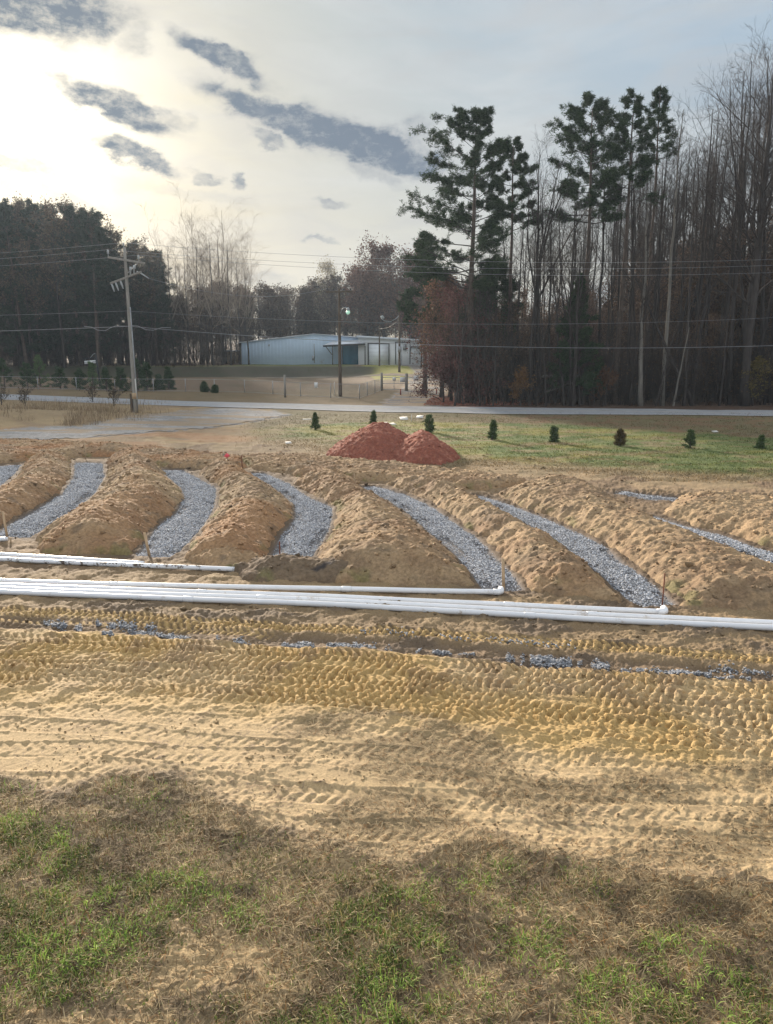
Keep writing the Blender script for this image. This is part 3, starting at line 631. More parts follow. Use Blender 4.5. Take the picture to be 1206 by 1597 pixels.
for k, P in GP.items():
    rng = np.random.default_rng(40 + k); n = int(min(area(P) * (1500 if k != 7 else 950), 30000))
    q = in_poly_points(P, n, rng); q = q + rng.normal(0, .03, q.shape) + rng.normal(0, .16, q.shape) * (rng.uniform(0, 1, (n, 1)) < .05)
    dd = inside_dist(q[:, 0], q[:, 1], P); kp = ~((fbm(q[:, 0] * 1.6, q[:, 1] * 1.6, 57, 3) > .60) & (dd < .22) & (rng.uniform(0, 1, n) < .8)); q = q[kp]; n = len(q)
    cx, cy = P.mean(0)
    d = inside_dist(q[:, 0], q[:, 1], P); z = terrain(q[:, 0], q[:, 1]) - .045 + .05 * ss(0, .35, d) + .05 * (fbm(q[:, 0] * 2, q[:, 1] * 2, 3, 3) - .5) + rng.uniform(-.012, .02, n)
    sz = rng.uniform(.013, .028, n) * (1.15 if k > 5 else 1)
    V, Fc, cl = rocks(np.column_stack([q, z]) - [cx, cy, 0], sz, gravel_cols(n, rng), rng)
    o = mesh('gravel_bed', V, Fc, M['gravel'], col=cl, loc=(cx, cy, 0)); tag(o, GLAB[k], 'gravel bed', 'gravel trenches')
# half buried gravel in the churned band, loose stones and clods
def scatter_lines():
    rng = np.random.default_rng(77); pts = []
    segs = [([(68, 966), (135, 977)], 6, 500), ([(150, 969), (245, 976)], 6, 800), ([(200, 981), (400, 1001)], 6, 1500), ([(160, 986), (180, 989)], 4, 120), ([(440, 1000), (615, 1008)], 6, 1500), ([(650, 1012), (740, 1020)], 4, 350),
            ([(790, 1022), (950, 1039)], 9, 2200), ([(970, 1042), (1110, 1050)], 5, 1100), ([(1115, 1056), (1170, 1060)], 3, 200), ([(560, 984), (900, 1008)], 6, 250), ([(1050, 1035), (1206, 1050)], 6, 200)]
    for (a, b), w, n in segs:
        n = int(n * 1.3); t = rng.uniform(0, 1, n); t = t[(fbm(t * 9 + a[0], t * 0 + a[1], 66, 3) > rng.uniform(.36, .54, n))]; n = len(t); w = w * .8; x = a[0] + (b[0] - a[0]) * t; y = a[1] + (b[1] - a[1]) * t + rng.normal(0, w * .5, n) * (.4 + 1.2 * fbm(t * 14, t * 0, 68, 2))
        pts.append(np.array([G(u, v)[:2] for u, v in zip(x, y)]))
    q = np.concatenate(pts); H, _ = ground_fields(q[:, 0], q[:, 1]); z = terrain(q[:, 0], q[:, 1]) + H + rng.uniform(0, .03, len(q))
    V, Fc, cl = rocks(np.column_stack([q, z]), rng.uniform(.014, .03, len(q)), gravel_cols(len(q), rng) * .62, rng)
    tag(mesh('loose_gravel', V, Fc, M['gravel'], col=cl), 'broken line of half buried grey gravel in the muddy wheel tracks', 'gravel', kind='stuff')
    # clods
    n = 9000; px = rng.uniform(-60, 1266, n); py = rng.choice([0, 1, 2], n, p=[.35, .3, .35]); py = np.where(py == 0, rng.uniform(700, 900, n), np.where(py == 1, rng.uniform(925, 1075, n), rng.uniform(1075, 1350, n)))
    keep = fbm(px * .02, py * .05, 8, 3) > .47; px, py = px[keep], py[keep]
    q = np.array([G(a, b)[:2] for a, b in zip(px, py)])
    bad = np.zeros(len(q), bool)
    for P in GP.values(): bad |= inside_dist(q[:, 0], q[:, 1], P) > -.05
    for P in MP.values(): bad |= inside_dist(q[:, 0], q[:, 1], P) > 0
    q = q[~bad]; H, c_ = ground_fields(q[:, 0], q[:, 1]); n = len(q)
    z = terrain(q[:, 0], q[:, 1]) + H
    dist = q[:, 1]; sz = rng.gamma(2.0, .0075, n) * np.clip(dist / 14, .55, 2.2) + .004
    V, Fc, cl = rocks(np.column_stack([q, z + sz * .2]), sz, c_ * rng.uniform(.55, 1.1, (n, 1)), rng, .65)
    tag(mesh('soil_clods', V, Fc, M['ground'], col=cl), 'small clods of earth scattered over the graded soil', 'soil clods', kind='stuff')
scatter_lines()
def ridge_clods():
    rng = np.random.default_rng(78); dg = bpy.context.evaluated_depsgraph_get()
    Vs, Fs, Cs, nn = [], [], [], 0
    for o in [o for o in COL.objects if o.name.startswith(('dirt_mound', 'clay_pile'))]:
        me = o.data; n = len(me.vertices); co = np.empty(n * 3, np.float32); me.vertices.foreach_get('co', co); co = co.reshape(-1, 3) + np.array(o.location)
        cc = np.empty(n * 4, np.float32); me.color_attributes['col'].data.foreach_get('color', cc); cc = cc.reshape(-1, 4)[:, :3]
        k = rng.choice(n, n // 26); k = k[co[k, 2] > .06]
        sz = rng.gamma(1.8, .016, len(k)) + .008
        V, Fc, cl = rocks(co[k] + rng.normal(0, .01, (len(k), 3)), np.minimum(sz, .12), cc[k] * rng.uniform(.6, 1.25, (len(k), 1)), rng, .75)
        Vs.append(V); Fs.append(Fc + nn); Cs.append(cl); nn += len(V)
    tag(mesh('ridge_clods', np.concatenate(Vs), np.concatenate(Fs), M['ground'], col=np.concatenate(Cs)), 'lumps of earth lying all over the dirt ridges', 'soil clods', kind='stuff')
ridge_clods()

# ------------------------------------------------------------------ grass in the foreground
def blades(P, length, width, lean, az, cols, curve=.5):
    n = len(P); d = np.column_stack([np.cos(az), np.sin(az), np.zeros(n)]); s = np.column_stack([-np.sin(az), np.cos(az), np.zeros(n)])
    up = np.array([0, 0, 1.0]); L_ = length[:, None]
    a1 = lean[:, None]; a2 = np.clip(lean + curve, 0, 1.75)[:, None]
    m = P + (d * np.sin(a1) + up * np.cos(a1)) * L_ * .55; t = m + (d * np.sin(a2) + up * np.cos(a2)) * L_ * .45
    w = s * (width[:, None] * .5)
    V = np.stack([P - w, P + w, m + w * .85, m - w * .85, t], 1).reshape(-1, 3)
    b = (np.arange(n) * 5)[:, None]; return V, [b + np.array([[0, 1, 2, 3]]), b + np.array([[3, 2, 4]])], np.repeat(cols, 5, 0)
def foreground_grass():
    rng = np.random.default_rng(90)
    def pts(n, pylo, pyhi):
        py = rng.uniform(pylo, pyhi, n); px = rng.uniform(-120, 1326, n); D = (py - 798.5) / F
        vy, vz = CP - D * SP, -SP - D * CP; t = -CAM_H / vz
        # uniform on the ground: accept in proportion to ground area
        w = t ** 3; keep = rng.uniform(0, 1, n) < w / w.max() * 1.0
        return ((px - 603) / F * t)[keep], (vy * t)[keep]
    def fields(X, Y):
        px, py = proj(X, Y); n1 = fbm(X * .7, Y * .7, 11, 4); n2 = fbm(X * 2.6, Y * 2.6, 21, 4)
        wob = (n1 - .5) * 34 + (n2 - .5) * 26
        se = I(px, [(-300, 1190), (0, 1205), (80, 1232), (200, 1192), (300, 1205), (420, 1275), (620, 1335), (760, 1290), (900, 1330), (1060, 1350), (1206, 1370), (1500, 1380)]) + wob * .9
        sl = I(px, [(-300, 1400), (380, 1300), (470, 1120), (560, 1100), (700, 1120), (860, 1170), (1000, 1195), (1206, 1180), (1500, 1180)]) + wob * .6
        return px, py, se, sl, n1, n2
    bare = lambda X, Y, py: ss(.60, .70, fbm(X * .8 + 3, Y * .8, 101, 3)) * ss(1400, 1500, py)
    # green
    X, Y = pts(420000, 1200, 1660); px, py, se, sl, n1, n2 = fields(X, Y)
    cl = fbm(X * 1.3, Y * 1.3, 95, 3); cl2 = fbm(X * 5.5, Y * 5.5, 96, 3)
    lf = ss(1100, 300, px) * .06
    prob = ss(se + 10, se + 90, py) * (ss(.36 - lf, .56 - lf, cl) * ss(.32, .62, cl2) * 1.1 + .10) * (1 - bare(X, Y, py)) * (.5 + .5 * ss(1250, 600, px))
    k = rng.uniform(0, 1, len(X)) < prob * .85; X, Y = X[k], Y[k]; cl = cl[k]; n = len(X)
    H, _ = ground_fields(X, Y); z = terrain(X, Y) + H - .005
    u = rng.uniform(0, 1, (n, 1)); u2 = rng.uniform(0, 1, (n, 1))
    c_ = C(.085, .16, .03) * (1 - u) + C(.27, .38, .08) * u; c_ = c_ * (.6 + .8 * ss(.4, .65, fbm(X * 3, Y * 3, 191, 3)))[:, None]; c_ = np.where(u2 < .3, C(.32, .26, .11), c_); c_ = np.where(u2 > .95, C(.35, .33, .22), c_)
    V, Fc, cc = blades(np.column_stack([X, Y, z]), rng.uniform(.03, .085, n) * (.6 + .8 * ss(.45, .7, cl)), rng.uniform(.004, .009, n), rng.uniform(.1, 1.2, n), rng.uniform(0, 6.28, n), c_, .7)
    tag(mesh('grass', V, Fc, M['blade'], col=cc), 'patchy green grass growing in the foreground soil', 'grass', kind='stuff')
    print('green blades', n)
    # dead straw
    X, Y = pts(760000, 1090, 1660); px, py, se, sl, n1, n2 = fields(X, Y)
    cl = fbm(X * 1.7, Y * 1.7, 97, 4); n3 = fbm(X * 9, Y * 9, 31, 3)
    turf = ss(se - 6, se + 25, py) * (.6 + .4 * ss(.35, .6, cl)) * (1 - .85 * bare(X, Y, py))
    st = ss(sl, sl + 14, py) * ss(.44, .60, fbm(X * 1.1, Y * 2.2, 91, 4) + .10 * n3) * .30
    k = rng.uniform(0, 1, len(X)) < np.maximum(turf, st) * .62; X, Y = X[k], Y[k]; py = py[k]; se = se[k]; n = len(X)
    H, _ = ground_fields(X, Y); z = terrain(X, Y) + H
    u = rng.beta(1.2, 1.8, (n, 1)); c_ = C(.10, .07, .04) * (1 - u) + C(.66, .53, .32) * u; c_ = np.where(rng.uniform(0, 1, (n, 1)) < .12, C(.27, .15, .06), c_)
    flat = py < se + 15; dkp = ss(.47, .62, fbm(X * 3.6, Y * 4.4, 181, 4)); c_ = c_ * (1 - .45 * dkp * ss(0, 20, py - se))[:, None]
    V, Fc, cc = blades(np.column_stack([X, Y, z + .003]), rng.uniform(.035, .13, n), rng.uniform(.003, .0075, n), np.where(flat, rng.uniform(1.2, 1.6, n), rng.uniform(.7, 1.55, n)), rng.uniform(0, 6.28, n), c_, .35)
    tag(mesh('dead_grass', V, Fc, M['blade'], col=cc), 'dry brown straw and dead grass strewn over the foreground', 'dead grass', kind='stuff')
    print('straw', n)
foreground_grass()
def far_grass():
    rng = np.random.default_rng(91)
    # lawn tufts : short upright blades in the green strip beyond the trenches
    n = 150000; px = rng.uniform(-60, 1280, n); py = rng.uniform(645, 752, n)
    D = (py - 798.5) / F; vy, vz = CP - D * SP, -SP - D * CP; t = -CAM_H / vz; X, Y = (px - 603) / F * t, vy * t
    sh = I(px, [(-300, 690), (200, 700), (400, 700), (700, 735), (850, 742), (1206, 760)]); prob = ss(340, 480, px) * ss(sh + 2, sh - 12, py) * (.3 + .7 * ss(.4, .6, fbm(X * .7, Y * 1.4, 99, 3)))
    k = rng.uniform(0, 1, n) < prob; X, Y = X[k], Y[k]; n = len(X)
    H, c_ = ground_fields(X, Y); z = terrain(X, Y) + H
    V, Fc, cc = blades(np.column_stack([X, Y, z]), rng.uniform(.05, .11, n), rng.uniform(.012, .03, n), rng.uniform(.2, 1.2, n), rng.uniform(0, 6.28, n), np.clip(c_ * rng.uniform(.6, 1.5, (n, 1)), .01, .6), .5)
    tag(mesh('lawn_grass', V, Fc, M['blade'], col=cc), 'short green lawn grass between the red clay piles and the road', 'lawn', kind='stuff')
    # dry weeds on the bank by the leaning pole
    n = 9000; px = rng.normal(120, 75, n); py = rng.uniform(628, 668, n); k = (px > -80) & (px < 300) & (py < 668 - np.abs(px - 110) * .08); px, py = px[k], py[k]
    n = len(px); q = np.array([G(a, b)[:2] for a, b in zip(px, py)]); k = fbm(q[:, 0] * .5, q[:, 1] * .5, 33, 3) > .47; q = q[k]; n = len(q)
    z = terrain(q[:, 0], q[:, 1]); u = rng.uniform(0, 1, (n, 1)); c_ = C(.11, .08, .055) * (1 - u) + C(.36, .27, .17) * u
    V, Fc, cc = blades(np.column_stack([q, z]), rng.gamma(3, .12, n), rng.uniform(.008, .02, n), rng.uniform(0, .5, n), rng.uniform(0, 6.28, n), c_, .4)
    tag(mesh('dry_weeds', V, Fc, M['blade'], col=cc), 'tall dry weeds on the sandy bank beside the left utility pole', 'weeds', kind='stuff')
    # red leaf litter by the far driveway
    n = 9000; X = rng.normal(6.2, 2.6, n); Y = rng.normal(64, 4.5, n); k = (Y > 60.6) & (X > 2.8 + (Y - 60) * .12); X, Y = X[k], Y[k]; n = len(X)
    z = terrain(X, Y) + .04; u = rng.uniform(0, 1, (n, 1)); c_ = C(.20, .06, .045) * (1 - u) + C(.42, .19, .13) * u
    V, Fc, cc = blades(np.column_stack([X, Y, z]), rng.uniform(.08, .16, n), rng.uniform(.06, .11, n), rng.uniform(.8, 1.5, n), rng.uniform(0, 6.28, n), c_, .2)
    tag(mesh('fallen_leaves', V, Fc, M['leaf'], col=cc), 'reddish fallen leaves beside the far driveway at the wood edge', 'leaves', kind='stuff')
far_grass()

# ------------------------------------------------------------------ white pipes
def pipe(label, pts, r=.050, dz=.0, elbow=None, mat='pvc', bell=True, seed=0):
    w = [G(a, b, .06 + dz) for a, b in pts]; x0 = w[0][0]
    root = thing('pvc_pipe', label, 'pipe', (w[0][0], w[0][1], 0), 'white plastic pipes laid by the trenches')
    xs = np.linspace(w[0][0], w[-1][0], 60); ys = np.interp(xs, [p[0] for p in w], [p[1] for p in w])
    # gentle smoothing
    for _ in range(30): ys[1:-1] = (ys[:-2] + ys[2:] + 2 * ys[1:-1]) / 4
    zs = terrain(xs, ys) + .052 + dz + .012 * (fbm(xs * .5, xs * 0 + seed, 5, 2) - .5)
    o0 = Vector((w[0][0], w[0][1], 0)); mb = MB(); mb.tube([Vector(p) - o0 for p in zip(xs, ys, zs)], r, 14); mb.build('barrel', M[mat], root, True)
    if bell:
        k = 3 + seed * 7 % 6
        while k < 57:
            b = MB(); a_, b_ = k, k + 1; P = [Vector((xs[j], ys[j], zs[j])) - o0 for j in (a_, b_)]; d = (P[1] - P[0]).normalized()
            b.tube([P[0], P[0] + d * .02, P[0] + d * .16, P[0] + d * .19], [r * 1.02, r * 1.13, r * 1.13, r * 1.01], 14); b.build('coupling', M[mat], root, True); k += 17 + seed % 5
    if elbow:
        e = MB(); p = Vector((xs[-1], ys[-1], zs[-1])) - o0; e.tube([p - Vector((.10, 0, 0)), p + Vector((.0, .0, 0)), p + Vector((.045, .02, .005)), p + Vector((.06, .08, .01)), p + Vector((.06, .15, .015))], [r * 1.15] * 5, 14)
        e.build('elbow', M[mat], root, True)
    return root
pipe('short white pipe furthest back at the left, ending by a leaning stake', [(-260, 848), (0, 862), (224, 876)], seed=1)
pipe('mud-spattered white pipe running under the small sandy heap', [(-260, 855), (0, 869), (120, 875), (366, 885)], mat='pvcdirty', seed=2)
pipe('single white pipe ending in an elbow at the wooden stake near the middle', [(-260, 890), (0, 903), (200, 909), (420, 914), (600, 918), (778, 921)], elbow=True, seed=3)
pipe('white pipe of the front bundle that ends in an elbow by the rusty bar', [(-260, 897), (0, 910), (200, 917), (420, 924), (720, 938), (900, 946), (1034, 953)], elbow=True, seed=4)
pipe('middle white pipe of the front bundle, running on past the rusty bar', [(-260, 902), (0, 915), (200, 923), (420, 930), (720, 945), (1000, 961), (1206, 970), (1500, 984)], seed=5)
pipe('nearest white pipe of the front bundle, running on past the rusty bar', [(-260, 907), (0, 920), (200, 929), (420, 936), (720, 951.5), (1000, 969), (1206, 978), (1500, 992)], seed=6)
pipe('tip of a white pipe entering at the left edge beside the leftmost stake', [(-200, 846), (-60, 843), (12, 839)], seed=7, bell=False)

# ------------------------------------------------------------------ stakes, flags, litter
def stake(px, pyb, pyt, label, w=.045, mat='stake', lean=(0, 0), z0=0.0, round_=False, cat='stake'):
    b = G(px, pyb); x, y = b[0], b[1]; zb = tz(x, y); hh = (pyb - pyt) / F * (y * CP + CAM_H * SP) / CP
    mb = MB(); top = (lean[0], lean[1], z0 + hh)
    if round_: mb.tube([(0, 0, -.1), top], w / 2, 6)
    else:
        mb.beam((0, 0, -.1), top, w, w * .45)
    o = mb.build('survey_stake' if not round_ else 'steel_bar', M[mat], loc=(x, y, zb + .0))
    return tag(o, label, cat, 'stakes marking the trenches' if not round_ else None)
stake(12, 838, 797, 'weathered wooden stake at the left edge, at the near end of a gravel trench', .05, lean=(-.05, 0))
stake(17, 845, 837, 'tiny broken stake stub right beside the leftmost wooden stake', .04)
stake(234, 864, 829, 'leaning wooden stake at the near end of the third gravel trench', .055, lean=(-.09, 0))
stake(437, 874, 842, 'thin dark stake at the near end of the trench with the yellow flag', .028, 'rust')
stake(786, 916, 870, 'pale flat wooden stake beside the pipe elbow in the middle', .055, lean=(-.03, .02))
stake(1033, 946, 893, 'thin rusty steel bar standing beside the right pipe elbow', .024, 'rust', round_=True, cat='steel bar')
stake(134, 716, 690, 'small stake behind the second gravel trench, at its far end', .03, 'stake')
stake(252, 725, 708, 'small stake at the far end of the third gravel trench', .04, 'stake')
stake(378, 732, 710, 'dark small stake just right of the pink flag', .035, 'rust')
stake(553, 763, 740, 'small stake at the far end of the trench below the red clay piles', .04, 'stake')
stake(676, 766, 752, 'tiny stake on the dirt bank below the right red clay pile', .035, 'stake')
stake(831, 772, 750, 'small stake on the rough bank right of the clay piles', .04, 'stake')
stake(1158, 789, 775, 'small stake beside the thin gravel strip at the right edge', .04, 'stake')
def flag(px, py, label, mat, s=.13, h=.5):
    b = G(px, py); x, y = b[0], b[1]; root = thing('marker_flag', label, 'flag', (x, y, tz(x, y)))
    mb = MB(); mb.tube([(0, 0, -.05), (0, 0, h)], .004, 5); mb.build('wire_stem', M['galv'], root)
    m2 = MB(); m2.hexa([(0, -.003, h - s), (s * .6, .01, h - s * 1.4), (s * 1.2, -.01, h - s * .9), (s * .6, .0, h - s * .4), (0, .001, h - s), (s * .6, .014, h - s * 1.4), (s * 1.2, -.006, h - s * .9), (s * .6, .004, h - s * .4)])
    m2.build('flag_panel', M[mat], root)
    return root
flag(350, 728, 'small pink flag on the dirt bank behind the left trenches', 'pink', .2, .62)
lf = flag(410, 877, 'yellow green strip of ribbon lying beside the dark heap of soil', 'lime', .16, .14)
def litter(px, py, w, d, h, label, rz, mat='white'):
    w *= .8; h *= .6; b = G(px, py); x, y = b[0], b[1]; mb = MB(); mb.hexa([(-w / 2, -d / 2, 0), (w / 2, -d / 2, .01), (w / 2, d / 2, h), (-w / 2, d / 2, h * .8), (-w / 2, -d / 2, .02), (w / 2, -d / 2, .03), (w / 2, d / 2, h + .02), (-w / 2, d / 2, h * .8 + .02)])
    o = mb.build('litter_board', M[mat], loc=(x, y, tz(x, y) + .05)); o.rotation_euler = (0, 0, rz); tag(o, label, 'litter', 'scraps of white litter on the lawn')
litter(630, 655, .62, .5, .26, 'larger white board lying left of the other in the grass near the road', .1)
litter(655, 652, .55, .5, .22, 'white board lying nearest the road above the right clay pile', -.15)
litter(601, 662, .45, .3, .08, 'thin white scrap in the grass just above the left clay pile', .1)
litter(613, 664, .40, .3, .14, 'crumpled white scrap right of the thin one above the clay piles', .7)
litter(970, 693, .22, .18, .06, 'tiny white scrap at the foot of the reddish brown small evergreen', .3)
litter(1115, 676, .35, .2, .08, 'white scrap near the road at the right side of the lawn', .1)
litter(480, 654, .8, .2, .04, 'pale flat strip in the grass beside the leftmost small evergreen', .1)
litter(450, 694, .34, .30, .10, 'pale crumpled plastic on the drab grass left of the clay piles', .3)
stk = stake(642, 658, 646, 'thin white stake between the two white boards on the lawn', .03, 'white')

# ------------------------------------------------------------------ utility poles and wires
def upole(base, H, label, mat='pole', r=.15, name='utility_pole'):
    root = thing(name, label, 'utility pole', (base[0], base[1], tz(base[0], base[1])))
    mb = MB(); n = 10; mb.tube([(0, 0, -.5 + (H + .5) * i / n) for i in range(n + 1)], [r * (1 - .38 * i / n) for i in range(n + 1)], 12); mb.build('pole_shaft', M[mat], root, True)
    return root
def insulator(root, p, h=.22, mat='porcelain'):
    mb = MB(); x, y, z = p; mb.tube([(x, y, z), (x, y, z + h * .4), (x, y, z + h * .42), (x, y, z + h * .62), (x, y, z + h * .66), (x, y, z + h * .9), (x, y, z + h)], [.02, .02, .08, .06, .075, .055, .03], 10); return mb.build('insulator', M[mat], root, True)
def wpt(px, py, Y): return at(px, py, Y)
LB = G(212, 646); LY = LB[1]; LH = at(191, 386, LY)[2] - tz(LB[0], LB[1])
lp = upole(LB, LH, 'tall weathered grey utility pole with two crossarms at the left beside the gravel driveway')
def rel(p, root): return Vector(p) - Vector(root.location)
def Lz(py): return rel(at(200, py, LY), lp).z
ca, cb = rel(at(178, 404, LY - .9), lp), rel(at(213, 411, LY + .2), lp)
mb = MB(); za = Lz(407); mb.beam((-.95, -.55, za + .18), (1.15, .45, za - .10), .11, .13); bevel(mb.build('crossarm', M['pole'], lp))
i1 = insulator(lp, (-.92, -.54, za + .24), .40); i2 = insulator(lp, (.80, .28, za - .0), .40); i3 = insulator(lp, (-.05, 0, LH), .3)
mb = MB(); mb.beam((.75, .30, za - .06), (.12, .0, za - .75), .05, .05); mb.build('crossarm_brace', M['galv'], lp)
zb = Lz(432); mb = MB(); mb.beam((-1.35, .75, zb - .35), (1.25, -.85, zb + .25), .10, .12); bevel(mb.build('crossarm', M['pole'], lp))
for (x, y, z) in ((-1.3, .72, zb - .33), (-.95, .52, zb - .28), (-.55, .3, zb - .18)):
    mb = MB(); mb.tube([(x, y, z + .05), (x + .12, y - .06, z - .25), (x + .22, y - .1, z - .55)], [.05, .06, .04], 8); mb.build('fuse_cutout', M['porcelain'], lp, True)
for (x, y, z) in ((.35, -.25, zb + .12), (.65, -.45, zb + .2)):
    mb = MB(); mb.tube([(x, y, z), (x + .02, y, z + .28), (x + .04, y, z + .30), (x + .06, y, z + .5)], [.05, .06, .1, .08], 8); mb.build('surge_arrester', M['porcelain'], lp, True)
mb = MB(); mb.tube([(.9, -.6, zb + .3), (1.3, -.7, zb + .1), (1.7, -.8, zb - .15)], [.035, .045, .03], 8); mb.build('strain_insulator', M['porcelain'], lp, True)
mb = MB(); mb.tube([(.19, -.06, .0), (.13, -.06, 7.0)], .035, 8); mb.build('riser_conduit', M['galv'], lp, True)
mb = MB(); mb.beam((.02, -.165, .95), (.02, -.155, 1.35), .30, .02); mb.build('tag_plate', M['stake'], lp)
mb = MB(); mb.box((-.30, -.12, 0), (-.17, .1, 1.3)); bevel(mb.build('guard_post', M['darkpole'], lp), .02)
mb = MB(); mb.beam((.17, -.12, .9), (.16, -.12, 2.3), .07, .02); mb.build('ground_marker', M['white'], lp)

CB = G(531, 619); CY = CB[1]; CH = at(528, 450, CY)[2] - tz(CB[0], CB[1])
cp = upole(CB, CH, 'dark utility pole with one crossarm and a lit lamp in front of the warehouse', 'darkpole', .17)
mb = MB(); mb.beam((-1.15, -.16, CH - .3), (1.2, -.16, CH - .28), .12, .14); bevel(mb.build('crossarm', M['darkpole'], cp))
for x in (-1.05, -.45, .45, 1.05): insulator(cp, (x, -.16, CH - .22), .24, 'dark')
mb = MB(); mb.tube([(.1, 0, Lz(0) * 0 + CH - 2.2), (.3, -.3, CH - 1.75), (.6, -.55, CH - 1.65), (.78, -.65, CH - 1.75)], .035, 8); mb.build('lamp_arm', M['galv'], cp, True)
lh = MB(); lh.tube([(.8, -.66, CH - 1.68), (.82, -.68, CH - 1.80), (.82, -.68, CH - 1.95)], [.08, .16, .17], 12); lh.build('lamp_head', M['galv'], cp, True)
lh = MB(); lh.tube([(.82, -.68, CH - 1.95), (.82, -.68, CH - 2.15), (.82, -.68, CH - 2.28)], [.165, .19, .08], 12); lh.build('lamp_lens', M['lamp'], cp, True)
P3 = at(623, 580, 108); p3 = upole((P3[0], P3[1]), at(621, 462, 108)[2] - tz(P3[0], P3[1]), 'tall dark utility pole with curved lamp arm on the grassy knoll by the garage', 'darkpole', .17)
h3 = at(621, 498, 108)[2] - tz(P3[0], P3[1])
mb = MB(); mb.tube([(0, 0, h3 + .6), (-.5, -.2, h3 + .05), (-1.2, -.5, h3 - .3), (-2.0, -.8, h3 - .25), (-2.5, -.95, h3 + .1)], .04, 8); mb.build('lamp_arm', M['galv'], p3, True)
mb = MB(); mb.tube([(-2.55, -.95, h3 + .32), (-2.35, -.9, h3 + .3), (-2.1, -.85, h3 + .15)], [.1, .2, .1], 10); mb.build('lamp_head', M['porcelain'], p3, True)
mb = MB(); mb.box((-.22, -.26, h3 - 4.4), (.22, -.16, h3 - 3.6)); mb.build('meter_box', M['galv'], p3)
P4 = at(592, 567, 128); p4 = upole((P4[0], P4[1]), at(592, 508, 128)[2] - tz(P4[0], P4[1]), 'short thin utility pole in front of the white garage door', 'darkpole', .14)

def wire(a, b, sag, label, r=.012, mat='wire', n=28, grp='overhead wires along the road', name='overhead_wire'):
    a, b = Vector(a), Vector(b); P = [a.lerp(b, i / n) - Vector((0, 0, 4 * sag * (i / n) * (1 - i / n))) - a for i in range(n + 1)]
    o = MB(); o.tube(P, r, 5); w = o.build(name, M[mat], smooth=True, loc=a); tag(w, label, 'wire', grp); return w
def world_of(root, p): return Vector(root.location) + Vector(p)
tops = [(world_of(lp, (-.05, 0, LH + .3)), 'topmost'), (world_of(lp, (-.92, -.54, za + .64)), 'second highest'), (world_of(lp, (.80, .28, za + .40)), 'third highest')]
for (p, nm), ye in zip(tops, (403, 412, 424)):
    wire(p, (36, LY + .5, at(1206, ye, LY + .3)[2] + .45), .95, '%s thin wire from the leaning grey pole across to the right edge' % nm, .0085)
for (p, nm), ye in zip(tops, (407, 415, 424)):
    wire(p, (-64, LY + 2.5, at(0, ye, LY + 1)[2] + .2), .75, '%s thin wire from the grey pole out to the left edge' % nm, .0085)
pm = world_of(lp, (0, -.15, Lz(485))); wire(pm, (36, LY + .5, pm.z + .2), .95, 'faint wire at mid height from the grey pole to the right edge', .008)
wire(pm, (-64, LY + 2, pm.z + .2), .5, 'faint wire at mid height from the grey pole to the left edge', .008)
pk = world_of(lp, (0, -.17, Lz(509))); wire(pk, (36, LY + .5, at(1206, 535, LY)[2] + .25), .95, 'thick lowest communication cable from the grey pole to the right edge', .015)
wire(pk, (-64, LY + 2, pk.z - .1), .45, 'thick lowest communication cable from the grey pole to the left edge', .015)
mb = MB(); b0 = pk; q = [b0 + Vector(v) for v in ((-.1, 0, .0), (-.9, 0, .02), (-1.25, 0, -.1), (-1.6, 0, -.28), (-2.1, 0, -.25), (-2.5, 0, -.05), (-3, 0, .0))]
mb.tube([v - b0 for v in q], .02, 6); tag(mb.build('cable_loop', M['wire'], smooth=True, loc=b0), 'slack loop of cable hanging left of the grey pole', 'wire', None)
mb = MB(); mb.tube([Vector((.1, 0, .05)), Vector((.6, 0, .02)), Vector((1.1, 0, -.22)), Vector((1.6, 0, -.25)), Vector((2.2, 0, -.08)), Vector((2.8, 0, -.1))], .02, 6); tag(mb.build('cable_loop', M['wire'], smooth=True, loc=b0), 'slack loop of cable hanging right of the grey pole', 'wire', None)
s1 = world_of(lp, (.1, 0, Lz(485)))
wire(s1, world_of(cp, (0, 0, CH - 2.4)), 1.1, 'dark drooping service wire between the grey pole and the dark crossarm pole', .016, 'cable')
wire(world_of(cp, (0, 0, CH - 2.4)), world_of(p3, (0, 0, h3 + .3)), .8, 'service wire from the crossarm pole to the pole on the knoll', .016, 'cable')
wire(world_of(p3, (0, 0, h3)), world_of(p4, (0, 0, 6.0)), .4, 'short service wire down to the thin pole by the garage', .014, 'cable')
wire(world_of(cp, (-1.05, -.16, CH)), world_of(lp, (1.7, -.8, zb - .15)), .9, 'wire from the second crossarm of the grey pole to the dark crossarm pole', .011, 'wire')

